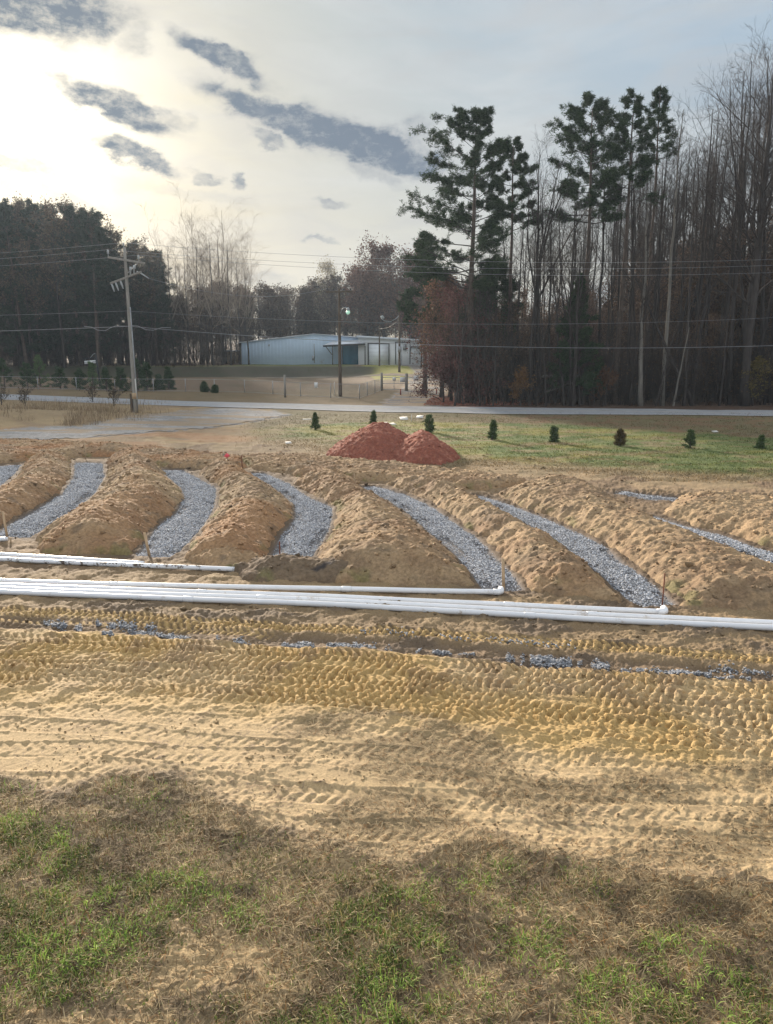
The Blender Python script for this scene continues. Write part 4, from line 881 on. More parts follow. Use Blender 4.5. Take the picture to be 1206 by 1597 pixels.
# ------------------------------------------------------------------ buildings
def buildings():
    Y0 = 138.0; z0 = tz(-20, Y0); xl = at(377, 560, Y0)[0]; xr = at(572, 560, Y0)[0]; xp = at(490, 520, Y0)[0]
    zl = at(377, 535, Y0)[2] - z0; zp = at(490, 521.5, Y0)[2] - z0; zr = at(572, 528, Y0)[2] - z0
    b = thing('warehouse', 'long white metal warehouse with a low gable and a canopy, far across the road', 'building', (xl, Y0, z0))
    w, px_, dp = xr - xl, xp - xl, 34
    mb = MB(); V = [(0, 0, -.5), (w, 0, -.5), (w, 0, zr), (px_, 0, zp), (0, 0, zl)]; V2 = [(x, dp, z) for x, y, z in V]
    mb.add(V + V2, [(0, 1, 6, 5), (1, 2, 7, 6), (5, 9, 4, 0)], [(0, 3, 1), (1, 3, 2), (0, 4, 3), (5, 6, 8), (6, 7, 8), (5, 8, 9)]); mb.build('wall', M['wall'], b)
    rb = MB()
    rx = MB()
    for k in range(int(w / .6)):
        x = .3 + k * .6; zt = np.interp(x, [0, px_, w], [zl, zp, zr]) - .12; rx.box((x, -.03, 0), (x + .05, -.002, zt))
    rx.build('siding_ribs', M['wall'], b)
    t = .14
    rb.hexa([(-.4, -.35, zl - .02), (px_, -.35, zp + .02), (px_, dp, zp + .02), (-.4, dp, zl - .02), (-.4, -.35, zl + t), (px_, -.35, zp + t), (px_, dp, zp + t), (-.4, dp, zl + t)])
    rb.hexa([(px_, -.35, zp + .02), (w + .3, -.35, zr), (w + .3, dp, zr), (px_, dp, zp + .02), (px_, -.35, zp + t), (w + .3, -.35, zr + t), (w + .3, dp, zr + t), (px_, dp, zp + t)])
    rb.build('roof', M['roof'], b)
    X = lambda px: at(px, 550, Y0)[0] - xl
    Z = lambda py: at(500, py, Y0)[2] - z0
    mb = MB(); mb.box((X(490), -.12, Z(566)), (X(491), -.03, Z(536))); mb.build('downpipe', M['galv'], b)
    mb = MB(); mb.box((X(487), -.3, Z(562)), (X(490), -.05, Z(555))); mb.build('meter_box', M['galv'], b)
    mb = MB(); mb.box((X(419.5), -.25, Z(540)), (X(421), -.03, Z(537))); mb.build('wall_light', M['galv'], b)
    mb = MB(); mb.box((X(535), -.08, 0), (X(559), -.02, Z(538))); d = mb.build('loading_door', M['teal'], b)
    mb = MB(); mb.box((X(534), -.14, 0), (X(535), -.02, Z(537.5))); mb.box((X(559), -.14, 0), (X(560), -.02, Z(537.5))); mb.box((X(534), -.14, Z(537.5)), (X(560), -.02, Z(536.8))); mb.build('door_frame', M['dark'], d)
    # canopy
    c0, c1 = X(508), X(571); cz0, cz1 = Z(538.5), Z(532)
    mb = MB(); mb.hexa([(c0, -5, cz0 - .25), (c1, -5, cz0 + .1), (c1, -.36, cz1), (c0 + 1.2, -.36, cz1 - .3), (c0, -5, cz0 + .02), (c1, -5, cz0 + .38), (c1, -.36, cz1 + .3), (c0 + 1.2, -.36, cz1 - .02)]); cn = mb.build('canopy', M['roof'], b)
    mb = MB(); mb.beam((c0 - .02, -5.06, cz0 - .14), (c1, -5.06, cz0 + .2), .1, .3); mb.build('canopy_fascia', M['dark'], cn)
    for x in (X(521), X(570)):
        mb = MB(); mb.box((x, -4.8, -.3), (x + .16, -4.64, cz0 - .1)); mb.build('canopy_post', M['dark'], b)
    mb = MB(); mb.beam((X(512), -4.7, cz0 - .25), (X(521), -4.7, cz0 - 1.6), .12, .12); mb.build('canopy_brace', M['dark'], b)
    # garage
    Y1 = 134.0; z1 = tz(-2, Y1) + .15; x1, x2 = at(559, 560, Y1)[0], at(700, 560, Y1)[0]
    g = thing('garage_building', 'white garage building with a big roller door, right of the warehouse canopy', 'building', (x1, Y1, z1)); w = x2 - x1
    X = lambda px: at(px, 550, Y1)[0] - x1
    Z = lambda py: at(500, py, Y1)[2] - z1
    zt0, zt1 = Z(526.5), Z(535)
    mb = MB(); mb.hexa([(0, 0, -.8), (w, 0, -.8), (w, 16, -.8), (0, 16, -.8), (0, 0, zt0), (w, 0, zt1), (w, 16, zt1), (0, 16, zt0)]); mb.build('wall', M['wallcream'], g)
    mb = MB(); mb.hexa([(-.3, -.5, zt0 + .01), (w + .3, -.5, zt1 + .01), (w + .3, 16.3, zt1 + .01), (-.3, 16.3, zt0 + .01), (-.3, -.5, zt0 + .3), (w + .3, -.5, zt1 + .25), (w + .3, 16.3, zt1 + .5), (-.3, 16.3, zt0 + .6)]); mb.build('roof', M['roof'], g)
    mb = MB(); mb.box((X(575.5), -.08, 0), (X(606), -.02, Z(536.5))); gd = mb.build('garage_door', M['doorwhite'], g)
    mb = MB(); mb.box((X(573.5), -.16, -.1), (X(575.3), -.01, Z(535))); mb.box((X(606.2), -.16, -.1), (X(607.6), -.01, Z(535))); mb.box((X(575.3), -.16, Z(536.3)), (X(606.2), -.01, Z(535))); mb.build('door_frame', M['dark'], gd)
    for k in range(1, 5):
        mb = MB(); zz = Z(536.5) * k / 5; mb.box((X(575.6), -.095, zz - .012), (X(605.9), -.081, zz + .012)); mb.build('panel_joint', M['galv'], gd)
    mb = MB(); mb.box((X(618), -.07, 0), (X(627), -.02, Z(534.5))); pd = mb.build('side_door', M['doorwhite'], g)
    mb = MB(); mb.box((X(616.5), -.12, 0), (X(617.8), -.01, Z(533))); mb.box((X(617.8), -.12, Z(534.3)), (X(640), -.01, Z(533))); mb.build('door_frame', M['dark'], pd)
    mb = MB(); mb.box((X(629), -.3, Z(546)), (X(634), -.02, Z(536))); mb.build('air_unit', M['galv'], g)
    mb = MB(); mb.box((X(639), -.15, 0), (X(640.3), -.01, Z(537))); mb.build('corner_trim', M['dark'], g)
    mb = MB(); mb.box((X(643), -.08, Z(552)), (X(658), -.02, Z(541))); wd = mb.build('window', M['doorwhite'], g)
    mb = MB(); mb.box((X(641), -.9, Z(541)), (X(668), -.01, Z(540))); mb.build('awning', M['dark'], g)
    mb = MB(); mb.box((X(661), -.08, 0), (X(666), -.02, Z(542))); mb.build('entry_door', M['glass'], g)
    mb = MB(); mb.box((X(669), -.14, 0), (X(671), -.01, Z(539))); mb.build('awning_post', M['dark'], g)
    # small shed behind bare trees on the left
    s = thing('shed', 'small pale shed half hidden behind tree trunks left of the warehouse', 'building', (*at(362, 560, 150)[:2], tz(-30, 150)))
    mb = MB(); mb.box((-1.5, 0, 0), (1.4, 3, 2.2)); mb.build('wall', M['stake'], s); mb = MB(); mb.box((-1.8, -.3, 2.21), (1.7, 3.3, 2.4)); mb.build('roof', M['roof'], s)
buildings()

# ------------------------------------------------------------------ fence, gate, sign, mailbox
def fence():
    line = [(-120, 605), (-60, 606.5), (0, 608), (60, 609), (120, 610), (180, 611), (240, 612), (290, 612.5), (335, 613), (382, 614), (426, 616), (469, 619), (516, 621), (561, 622.5)]
    pts = [G(a, b) for a, b in line]; back = [G(573, 618.5), G(585, 615), G(595, 611.5)]
    r0 = pts[0]; f = thing('chain_link_fence', 'low grey chain link fence around the brown field across the road', 'fence', (r0[0], r0[1], 0))
    allp = pts + back; H = 1.25
    W = [Vector((p[0] - r0[0], p[1] - r0[1], tz(p[0], p[1]))) for p in allp]
    for p in W:
        mb = MB(); mb.tube([p - Vector((0, 0, .1)), p + Vector((0, 0, H + .05))], .035, 6); mb.build('post', M['galv'], f, True)
    mb = MB()
    for a, b in zip(W[:-1], W[1:]):
        L_ = (b - a).length; up = Vector((0, 0, 1))
        for z in (H, .08): mb.tube([a + up * z, b + up * z], .014, 4, False)
        n = int(L_ / .22)
        for k in range(n):
            t = k / n; p = a.lerp(b, t); s = min(1, t + H / L_)
            hh = (s - t) * L_; mb.tube([p + up * .05, a.lerp(b, s) + up * (.05 + hh * .93)], .0035, 3, False)
            s2 = max(0, t - H / L_); hh = (t - s2) * L_; mb.tube([p + up * .05, a.lerp(b, s2) + up * (.05 + hh * .93)], .0035, 3, False)
    mb.build('wire_mesh', M['galv'], f)
    def post(px, pb, pt, label, r=.08, mat='darkpole'):
        b = G(px, pb); z = tz(b[0], b[1]); h = (pb - pt) / F * b[1]; m = MB(); m.tube([(0, 0, -.1), (0, 0, h)], [r, r * .92], 8); o = m.build('fence_post', M[mat], smooth=True, loc=(b[0], b[1], z)); tag(o, label, 'fence post')
    post(445, 620.5, 586, 'thick tall wooden post in the chain link fence left of the dark crossarm pole', .1, 'pole')
    post(522, 617, 597, 'thin pale post just left of the dark crossarm pole', .03, 'white')
    post(595.5, 611.5, 584, 'thick corner post where the fence meets the driveway gate, left one', .13, 'pole')
    post(634, 611.5, 585, 'thick wooden gate post in the middle beside the white notices', .16, 'pole')
    # gate
    a, b, c_ = G(597, 611.5), G(632.5, 611.5), G(690, 609.5)
    for (p, q, lab) in ((a, b, 'left leaf of the metal bar gate with white notices, in front of green grass'), (G(635.5, 611.5), c_, 'long right leaf of the metal bar gate across the far driveway')):
        g = thing('bar_gate', lab, 'gate', (p[0], p[1], tz(p[0], p[1])), 'metal gates on the far driveway'); d = Vector((q[0] - p[0], q[1] - p[1], 0))
        for z in (.12, .72, 1.32):
            m = MB(); m.tube([(0, 0, z), (d.x, d.y, z)], .03, 6); m.build('gate_rail', M['galv'], g, True)
        for t in (.0, .5, 1.0):
            m = MB(); m.tube([(d.x * t, d.y * t, .1), (d.x * t, d.y * t, 1.34)], .03, 6); m.build('gate_upright', M['galv'], g, True)
    def notice(px, py, w, h, label, Yp, mat='signface'):
        c_ = at(px, py, Yp); m = MB(); m.box((-w / 2, -.01, -h / 2), (w / 2, .01, h / 2)); o = m.build('notice_board', M[mat], loc=c_); tag(o, label, 'notice', 'small notices on fence and gate'); return o
    yf = G(493, 620)[1] - .12; notice(493, 600.5, .30, .48, 'small white notice hanging on the chain link fence left of the crossarm pole', yf)
    yg = a[1] - .15
    notice(615, 591, .34, .36, 'small white notice on the left gate leaf, leftmost on the gate', yg); notice(628, 592, .5, .5, 'white round-cornered notice beside the middle gate post', yg); notice(649, 590, .5, .5, 'faded grey notice on the right gate leaf over the driveway', G(649, 611)[1] - .15)
    notice(677, 587, .35, .4, 'pale notice at the right end of the gate near the red-leaved tree', G(677, 610)[1] - .15)
    for px, lab in ((625, 'short red marker post left of the far driveway'), (681, 'short red marker post on the red leaves right of the far driveway')):
        bb = G(px, 617 if px < 650 else 615.5); m = MB(); m.tube([(0, 0, 0), (0, 0, .55)], [.07, .06], 8); o = m.build('marker_post', M['redpost'], smooth=True, loc=(bb[0], bb[1], tz(bb[0], bb[1]))); tag(o, lab, 'marker post', 'red marker posts')
    bb = G(667, 608.5); mbx = thing('mailbox', 'dark mailbox on a thin post in the far driveway', 'mailbox', (bb[0], bb[1], tz(bb[0], bb[1])))
    m = MB(); m.box((-.04, -.04, 0), (.04, .04, 1.1)); m.build('post', M['galv'], mbx); m = MB()
    prof = [(-.16, 1.1), (.16, 1.1), (.16, 1.25), (.11, 1.34), (0, 1.38), (-.11, 1.34), (-.16, 1.25)]
    V = [(x, -.25, z) for x, z in prof] + [(x, .25, z) for x, z in prof]; n = len(prof)
    m.add(V, [(i, (i + 1) % n, n + (i + 1) % n, n + i) for i in range(n)], [(0, i + 1, i) for i in range(1, n - 1)] + [(n, n + i, n + i + 1) for i in range(1, n - 1)]); m.build('box', M['dark'], mbx)
    # hanging sign on its leaning post
    bp = G(157, 605); z = tz(bp[0], bp[1]); S = bp[1] / F
    sg = thing('hanging_sign', 'small white lettered sign hanging from the arm of a dark leaning post', 'sign', (bp[0], bp[1], z))
    hp = (605 - 560) * S * 1.05; m = MB(); m.beam((0, 0, -.1), (-.25, 0, hp), .16, .16); m.build('post', M['dark'], sg)
    m = MB(); m.beam((-.18, 0, hp - .3), (-1.65, 0, hp - .42), .09, .09); m.build('arm', M['dark'], sg)
    m = MB(); m.tube([(-.28, 0, hp + .15), (-.55, 0, hp + .05), (-.85, 0, hp - .3)], .03, 6); m.build('scroll_brace', M['galv'], sg)
    for x in (-.4, -1.45):
        m = MB(); m.tube([(x, 0, hp - .4), (x, 0, hp - .62)], .012, 5); m.build('hanger', M['galv'], sg)
    m = MB(); m.hexa([(-1.58, -.02, hp - 1.02), (-.28, -.02, hp - .92), (-.28, .02, hp - .92), (-1.58, .02, hp - 1.02), (-1.58, -.02, hp - .68), (-.28, -.02, hp - .58), (-.28, .02, hp - .58), (-1.58, .02, hp - .68)]); pn = m.build('sign_panel', M['signface'], sg)
    cu = bpy.data.curves.new('lettering', 'FONT'); cu.body = 'LOT FOR LEASE'; cu.size = .19; cu.extrude = .004; cu.align_x = 'CENTER'; cu.align_y = 'CENTER'
    to = bpy.data.objects.new('lettering', cu); COL.objects.link(to)
    bpy.context.view_layer.update(); me = bpy.data.meshes.new_from_object(to.evaluated_get(bpy.context.evaluated_depsgraph_get())); bpy.data.objects.remove(to)
    lo = bpy.data.objects.new('lettering', me); COL.objects.link(lo); me.materials.append(M['ink']); lo.parent = pn; lo.location = (-.93, -.03, hp - .80); lo.rotation_euler = (R(90), R(-4.4), 0)
fence()

# ------------------------------------------------------------------ trees
def norm(v): return v / (np.linalg.norm(v, axis=-1, keepdims=True) + 1e-9)
class Segs:
    def __init__(s): s.a = []; s.b = []; s.ra = []; s.rb = []
    def poly(s, P, Rr):
        s.a.append(P[:, :-1].reshape(-1, 3)); s.b.append(P[:, 1:].reshape(-1, 3)); s.ra.append(Rr[:, :-1].ravel()); s.rb.append(Rr[:, 1:].ravel())
    def mesh(s, sides=3):
        a, b, ra, rb = np.concatenate(s.a), np.concatenate(s.b), np.concatenate(s.ra), np.concatenate(s.rb); n = len(a)
        d = norm(b - a); ref = np.where(np.abs(d[:, 2:3]) > .9, np.array([[1., 0, 0]]), np.array([[0, 0, 1.]])); x = norm(np.cross(d, ref)); y = np.cross(d, x)
        V = []
        for (p, r) in ((a - d * ra[:, None] * .2, ra), (b + d * rb[:, None] * .2, rb)):
            for k in range(sides):
                th = 2 * math.pi * k / sides; V.append(p + (x * math.cos(th) + y * math.sin(th)) * r[:, None])
        V = np.stack(V, 1).reshape(-1, 3); m = 2 * sides; o = (np.arange(n) * m)[:, None]
        Fc = np.concatenate([o + np.array([[k, (k + 1) % sides, sides + (k + 1) % sides, sides + k]]) for k in range(sides)])
        return V, Fc
def sprout(P, Rr, m, tmin, lf, ang, k, up, rng, rf=.55, tmax=1.0, Labs=None, jit=.25, rmin=.004):
    N, K, _ = P.shape; t = (tmin + (tmax - tmin) * (np.arange(m)[None] + rng.uniform(0, 1, (N, m))) / m).clip(0, .999) * (K - 1)
    i = t.astype(int); f = (t - i)[..., None]; rows = np.arange(N)[:, None]
    A, B = P[rows, i], P[rows, i + 1]; base = A * (1 - f) + B * f; dr = norm(B - A)
    rad = Rr[rows, i] * (1 - f[..., 0]) + Rr[rows, i + 1] * f[..., 0]
    pl = np.linalg.norm(P[:, -1] - P[:, 0], axis=1)[:, None]
    L_ = (lf(t / (K - 1)) if callable(lf) else lf) * (pl if Labs is None else Labs) * rng.uniform(.6, 1.25, (N, m))
    rnd = rng.normal(size=(N, m, 3)); perp = norm(rnd - (rnd * dr).sum(-1, keepdims=True) * dr)
    a = rng.uniform(ang[0], ang[1], (N, m, 1)); d = norm(dr * np.cos(a) + perp * np.sin(a)).reshape(-1, 3)
    base = base.reshape(-1, 3); L_ = L_.reshape(-1); out = [base]; cur = base
    for s in range(k - 1):
        d = norm(d + np.array([0, 0, up / (k - 1)]) + rng.normal(0, jit / (k - 1) ** .5, d.shape)); cur = cur + d * (L_ / (k - 1))[:, None]; out.append(cur)
    Pn = np.stack(out, 1); r0 = np.maximum(rad.reshape(-1) * rf, rmin); Rn = r0[:, None] * np.linspace(1, .35, k)[None]; Rn = np.maximum(Rn, rmin * .7)
    return Pn, Rn
def trunk_line(H, r0, rng, wob=.012, n=14, lean=(0, 0), top=.02, bend=0.0):
    t = np.linspace(0, 1, n); off = np.cumsum(rng.normal(0, wob * H / n ** .5, (n, 2)), 0); off -= off[0]
    P = np.column_stack([off[:, 0] + lean[0] * H * t + bend * H * t * t, off[:, 1] + lean[1] * H * t, H * t]); P[0, 2] = -.4
    Rr = r0 * (1 - t) ** .85 * (1 + .35 * np.exp(-t * 25)) + top
    return P[None], Rr[None]
def leaves(P, n, size, rng, spread, cols):
    q = P[rng.integers(0, len(P), n)] + rng.normal(0, spread, (n, 3)); A = norm(rng.normal(size=(n, 3))); B = norm(np.cross(A, rng.normal(size=(n, 3))))
    s = (size * rng.uniform(.6, 1.3, n))[:, None]; V = np.stack([q - A * s, q + B * s * .55, q + A * s, q - B * s * .55], 1).reshape(-1, 3)
    Fc = (np.arange(n) * 4)[:, None] + np.array([[0, 1, 2, 3]]); u = rng.uniform(0, 1, (n, 1)); c_ = cols[0] * (1 - u) + cols[1] * u
    return V, Fc, np.repeat(c_, 4, 0)
def smooth_trunk(P, Rr, name, mat, root):
    mb = MB(); mb.tube([tuple(p) for p in P[0]], [float(r) for r in Rr[0]], 9); return mb.build(name, mat, root, True)

def bare_tree(name, label, cat, group, seed, H, r0, cs=.4, spread=.24, n1=22, bark='bark', twig='twig', leaf=None, forks=0, ang1=(.45, .95), up=.5, dens=1.0, thin=1.0, bend=0.0, lean=(0, 0), n2=6, n3=5):
    rng = np.random.default_rng(seed); root = thing(name, label, cat, group=group)
    P, Rr = trunk_line(H, r0, rng, lean=lean, bend=bend); smooth_trunk(P, Rr, 'trunk', M[bark], root)
    S = Segs(); S2 = Segs(); P0, R0 = P, Rr
    if forks:
        Pf, Rf = sprout(P, Rr, forks, .35, .55, (.25, .5), 8, .5, rng, rf=.75, tmax=.6, jit=.2); S.poly(Pf, Rf)
    prof = lambda t: spread * np.clip(1.15 - t, .12, 1) ** .6
    P1, R1 = sprout(P, Rr, n1, cs, prof, ang1, 7, up, rng, rf=.42, tmax=.985, rmin=.009 * thin, jit=.35); S.poly(P1, R1)
    if forks:
        Pa, Ra = sprout(Pf, Rf, 7, .25, .35, (.4, .9), 7, .4, rng, rf=.5, rmin=.012 * thin); S.poly(Pa, Ra); P1 = np.concatenate([P1, Pa]); R1 = np.concatenate([R1, Ra])
    P2, R2 = sprout(P1, R1, n2, .2, .42, (.4, .95), 4, .2, rng, rf=.6, rmin=.0065 * thin, jit=.35); S.poly(P2, R2)
    P3, R3 = sprout(P2, R2, n3, .15, .5, (.35, .9), 3, .2, rng, rf=.65, rmin=.0045 * thin); S2.poly(P3, R3)
    P4, R4 = sprout(P3, R3, max(1, int(3 * dens)), .2, .6, (.3, .8), 2, .15, rng, rf=.8, rmin=.0035 * thin); S2.poly(P4, R4)
    for s in (S,): s.a += S2.a; s.b += S2.b; s.ra += S2.ra; s.rb += S2.rb
    V, Fc = S.mesh(3); cr = mesh('crown', V, Fc, M[twig], root)
    if leaf:
        n, size, c0, c1, sp = leaf; pts = np.concatenate([P3.reshape(-1, 3), P4[:, -1]]); V, Fc, cc = leaves(pts, n, size, rng, sp, (C(*c0), C(*c1))); mesh('leaves', V, Fc, M['leaf'], cr, col=cc)
    return root
def tufts(P, nb, L_, wdt, rng, cols, flat=.6):
    n = len(P); c_ = np.repeat(P, nb, 0); d = rng.normal(size=(n * nb, 3)); d[:, 2] = d[:, 2] * flat + .35; d = norm(d)
    s = norm(np.cross(d, rng.normal(size=d.shape))) * wdt / 2; ll = (L_ * rng.uniform(.6, 1.2, n * nb))[:, None]
    st = c_ + rng.normal(0, L_ * .25, c_.shape)
    V = np.stack([st - s, st + s, st + d * ll], 1).reshape(-1, 3); Fc = (np.arange(n * nb) * 3)[:, None] + np.array([[0, 1, 2]])
    u = np.clip(rng.normal(.5, .25, (n, 1)), 0, 1); cc = cols[0] * (1 - u) + cols[1] * u; cc = np.repeat(cc, nb, 0) * rng.uniform(.75, 1.25, (n * nb, 1))
    return V, Fc, np.repeat(cc, 3, 0)
def pine_tree(name, label, cat, group, seed, H, r0, cs, rad, nl=34, asym=0.0, shape='round', tuft=(9, .34, .06), lean=(0, 0), stubs=8, cols=((.018, .036, .018), (.056, .085, .036)), pads=1.0, bark='pinebark', n2=7, n3=4, bend=0.0, t2=.28, l2=.42, l3=.48, zf=.5):
    rng = np.random.default_rng(seed); root = thing(name, label, cat, group=group)
    P, Rr = trunk_line(H, r0, rng, wob=.006, lean=lean, bend=bend); smooth_trunk(P, Rr, 'trunk', M[bark], root)
    t = np.clip(np.linspace(cs, .985, nl) + rng.uniform(-.3, .3, nl) * (1 - cs) / nl, cs, .99); relh = (t - cs) / (1 - cs); az = np.arange(nl) * 2.4 + rng.uniform(-.5, .5, nl)
    if shape == 'round': pf = np.sqrt(np.clip(1 - ((relh - .35) / .72) ** 2, .05, 1))
    elif shape == 'dome': pf = np.sqrt(np.clip(1 - relh ** 3.0, .20, 1)) * (.8 + .2 * relh)
    elif shape == 'cone': pf = (1 - relh) ** .8 + .1
    elif shape == 'flat': pf = .55 + .45 * relh - .8 * np.clip(relh - .8, 0, 1) * 1.2
    else: pf = np.clip(1.05 - relh, .25, 1) ** .6
    L1 = rad * pf * rng.uniform(.65, 1.12, nl) * (1 + asym * np.cos(az - math.pi))
    K = P.shape[1]; tt = t * (K - 1); i = tt.astype(int); f = (tt - i)[:, None]; base = P[0, i] * (1 - f) + P[0, np.minimum(i + 1, K - 1)] * f
    el = (.05 + (.45 if shape == 'dome' else .7) * relh ** 2) + rng.normal(0, .12, nl); d = np.column_stack([np.cos(az) * np.cos(el), np.sin(az) * np.cos(el), np.sin(el)])
    pts = [base]; cur = base; k = 6
    for s in range(k - 1):
        d = norm(d + np.array([0, 0, .10]) + rng.normal(0, .09, d.shape)); cur = cur + d * (L1 / (k - 1))[:, None]; pts.append(cur)
    P1 = np.stack(pts, 1); R1 = (np.maximum(r0 * .22 * (1 - relh * .7), .02))[:, None] * np.linspace(1, .3, k)[None]
    S = Segs(); S.poly(P1, R1)
    P2, R2 = sprout(P1, R1, n2, t2, l2, (.45, 1.0), 4, .15, rng, rf=.55, rmin=.01, jit=.3); P2[:, :, 2] = P2[:, :1, 2] + (P2[:, :, 2] - P2[:, :1, 2]) * zf; S.poly(P2, R2)
    P3, R3 = sprout(P2, R2, n3, .2, l3, (.4, 1.0), 3, .3, rng, rf=.6, rmin=.007); S.poly(P3, R3)
    if stubs:
        tlo = np.sort(rng.uniform(cs * .45, cs, stubs)); Ps, Rs = sprout(P, Rr, stubs, cs * .45, 0.09, (1.1, 1.6), 4, .2, rng, rf=.2, tmax=cs, rmin=.012); S.poly(Ps, Rs); Pt, Rt = sprout(Ps, Rs, 4, .3, .5, (.4, .9), 3, .1, rng, rmin=.008); S.poly(Pt, Rt)
    V, Fc = S.mesh(3); cr = mesh('crown', V, Fc, M['twig'], root)
    tp = np.concatenate([P3[:, -1], P3[:, 1], P2[:, -1], P1[:, -1]]); tp = tp[rng.uniform(0, 1, len(tp)) < pads]
    V, Fc, cc = tufts(tp, tuft[0], tuft[1], tuft[2], rng, (C(*cols[0]), C(*cols[1]))); mesh('needles', V, Fc, M['needle'], cr, col=cc)
    return root

def place(root, X, Y, rz=0.0, s=1.0): root.location = (float(X), float(Y), tz(X, Y) - .05); root.rotation_euler = (0, 0, rz); root.scale = (s, s, s); return root
def Xat(px, py, Y): return at(px, py, Y)[0]
def HX(pxt, pyt, Y):
    p = at(pxt, pyt, Y); return p[0], p[2] - tz(p[0], Y)

# ---- five pines rising over the wood
x, h = HX(737, 178, 63.0); place(pine_tree('pine_tree', 'tallest broad pine at the left edge of the right-hand wood, with layered boughs reaching left', 'pine tree', None, 1001, h, .30, .40, 4.6, nl=62, asym=.30, shape='dome', tuft=(13, .24, .04), n2=12, n3=5, t2=.34, l2=.32, l3=.42, zf=.22), x + .3, 63)
x, h = HX(803, 224, 64.5); place(pine_tree('pine_tree', 'slim flat-topped pine just right of the broad tallest pine', 'pine tree', None, 1002, h, .2, .68, 2.4, nl=32, shape='dome', tuft=(11, .25, .045), n3=5, t2=.38, l2=.36, l3=.42, zf=.35), x, 64.5)
x, h = HX(930, 163, 63.0); place(pine_tree('pine_tree', 'round-crowned pine in the middle of the right-hand wood, left of two narrow pines', 'pine tree', None, 1003, h, .26, .62, 3.5, nl=50, shape='dome', tuft=(10, .25, .045), n2=9, n3=5, t2=.36, l2=.34, l3=.42, zf=.4), x, 63)
x, h = HX(988, 150, 62.5); place(pine_tree('pine_tree', 'narrow pine between the round-crowned pine and the spire-topped pine', 'pine tree', None, 1004, h, .22, .68, 2.3, nl=34, shape='layer', tuft=(10, .25, .045), n3=5, t2=.32, l2=.38, l3=.45, zf=.5, pads=.8), x, 62.5)
x, h = HX(1035, 133, 63.5); place(pine_tree('pine_tree', 'thin spire-topped pine, rightmost of the tall pines', 'pine tree', None, 1005, h, .17, .78, 1.6, nl=28, shape='cone', tuft=(9, .25, .04), n3=5, t2=.3, l2=.42, l3=.45, zf=.7, pads=.7), x, 63.5)
x, h = HX(905, 432, 61.5); place(pine_tree('evergreen_tree', 'dark conical evergreen inside the wood below the round-crowned pine', 'evergreen tree', None, 1006, h, .13, .12, 1.9, nl=50, shape='cone', tuft=(12, .28, .06), stubs=0), x, 61.5)
x, h = HX(665, 378, 76.0); place(pine_tree('pine_tree', 'dark pine half hidden behind the left side of the tallest pine', 'pine tree', None, 1007, h, .2, .45, 2.6, nl=34, shape='layer', tuft=(11, .34, .07)), x, 76)
x, h = HX(775, 425, 68.0); place(pine_tree('pine_tree', 'short dark pine behind the slim flat-topped pine', 'pine tree', None, 1008, h, .16, .5, 2.4, nl=30, shape='round', tuft=(11, .34, .07)), x, 68)

# ---- prototypes of the bare and russet woodland trees
GB = 'bare grey trees of the right-hand wood'; LBL = 'leafless slender grey tree crowded among its like in the right-hand wood'
far_away = []
def proto(f): return f
protoR = [bare_tree('bare_tree', LBL, 'bare tree', GB, 2000 + i, 21, r, cs=c_, spread=s_, n1=n1, up=u_, n2=5, n3=4, ang1=a_) for i, (r, c_, s_, n1, u_, a_) in enumerate([
    (.16, .48, .26, 17, .35, (.4, .8)), (.13, .55, .22, 14, .5, (.3, .7)), (.19, .42, .30, 18, .25, (.5, 1.0)), (.11, .5, .2, 14, .4, (.35, .75)), (.15, .38, .26, 19, .3, (.5, 1.0)), (.12, .6, .2, 13, .5, (.35, .7))])]
GRU = 'russet-leaved understorey trees of the right-hand wood'; LRU = 'low tree holding brown dead leaves inside the right-hand wood'
brown = ((.075, .05, .037), (.17, .11, .072))
protoB = [bare_tree('russet_tree', LRU, 'brown-leaved tree', GRU, 2100 + i, 11, .11, cs=.12, spread=.32, n1=24, up=.35, n2=5, n3=4, ang1=(.6, 1.2), dens=.6, leaf=(n, .10, *brown, .22)) for i, n in enumerate((5000, 3200, 1400))]
protoT = [bare_tree('sapling', 'thin bare sapling at the edge of the right-hand wood', 'sapling', 'bare saplings along the edge of the right-hand wood', 2200 + i, 8, .055, cs=.2, spread=.28, n1=16, up=.5, n2=5, n3=3, dens=.6) for i in range(3)]
used = set()
def put(proto, X, Y, rz, s, label=None, group=None, lean=None):
    loc = (X, Y, tz(X, Y) - .05)
    if proto.name not in used:
        used.add(proto.name); proto.location = loc; proto.rotation_euler = (lean[0], lean[1], rz) if lean else (0, 0, rz); proto.scale = (s, s, s) if not isinstance(s, tuple) else s
        if label: proto['label'] = label
        return proto
    return copy_thing(proto, loc, rz, s, label, group, lean=lean)
rng = np.random.default_rng(303)
def topy(px): return float(np.interp(px, [640, 690, 760, 840, 900, 960, 1040, 1100, 1140, 1206, 1400], [480, 430, 330, 245, 260, 210, 175, 150, 110, 55, 20]))
def zone(px):
    for lim, w in ((770, 'around the broad tallest pine'), (850, 'beside the slim flat-topped pine'), (905, 'left of the dark conical evergreen'), (960, 'below the round-crowned pine'), (1012, 'below the narrow pine'), (1055, 'below the spire-topped pine'), (1110, 'around the pale-trunked tree'), (1165, 'left of the great spreading tree'), (9999, 'at the right edge')):
        if px < lim: return w
def rank(Y, a, b): return 'at the roadside edge' if Y < a else ('in the inner rows' if Y < b else 'deep in the wood')
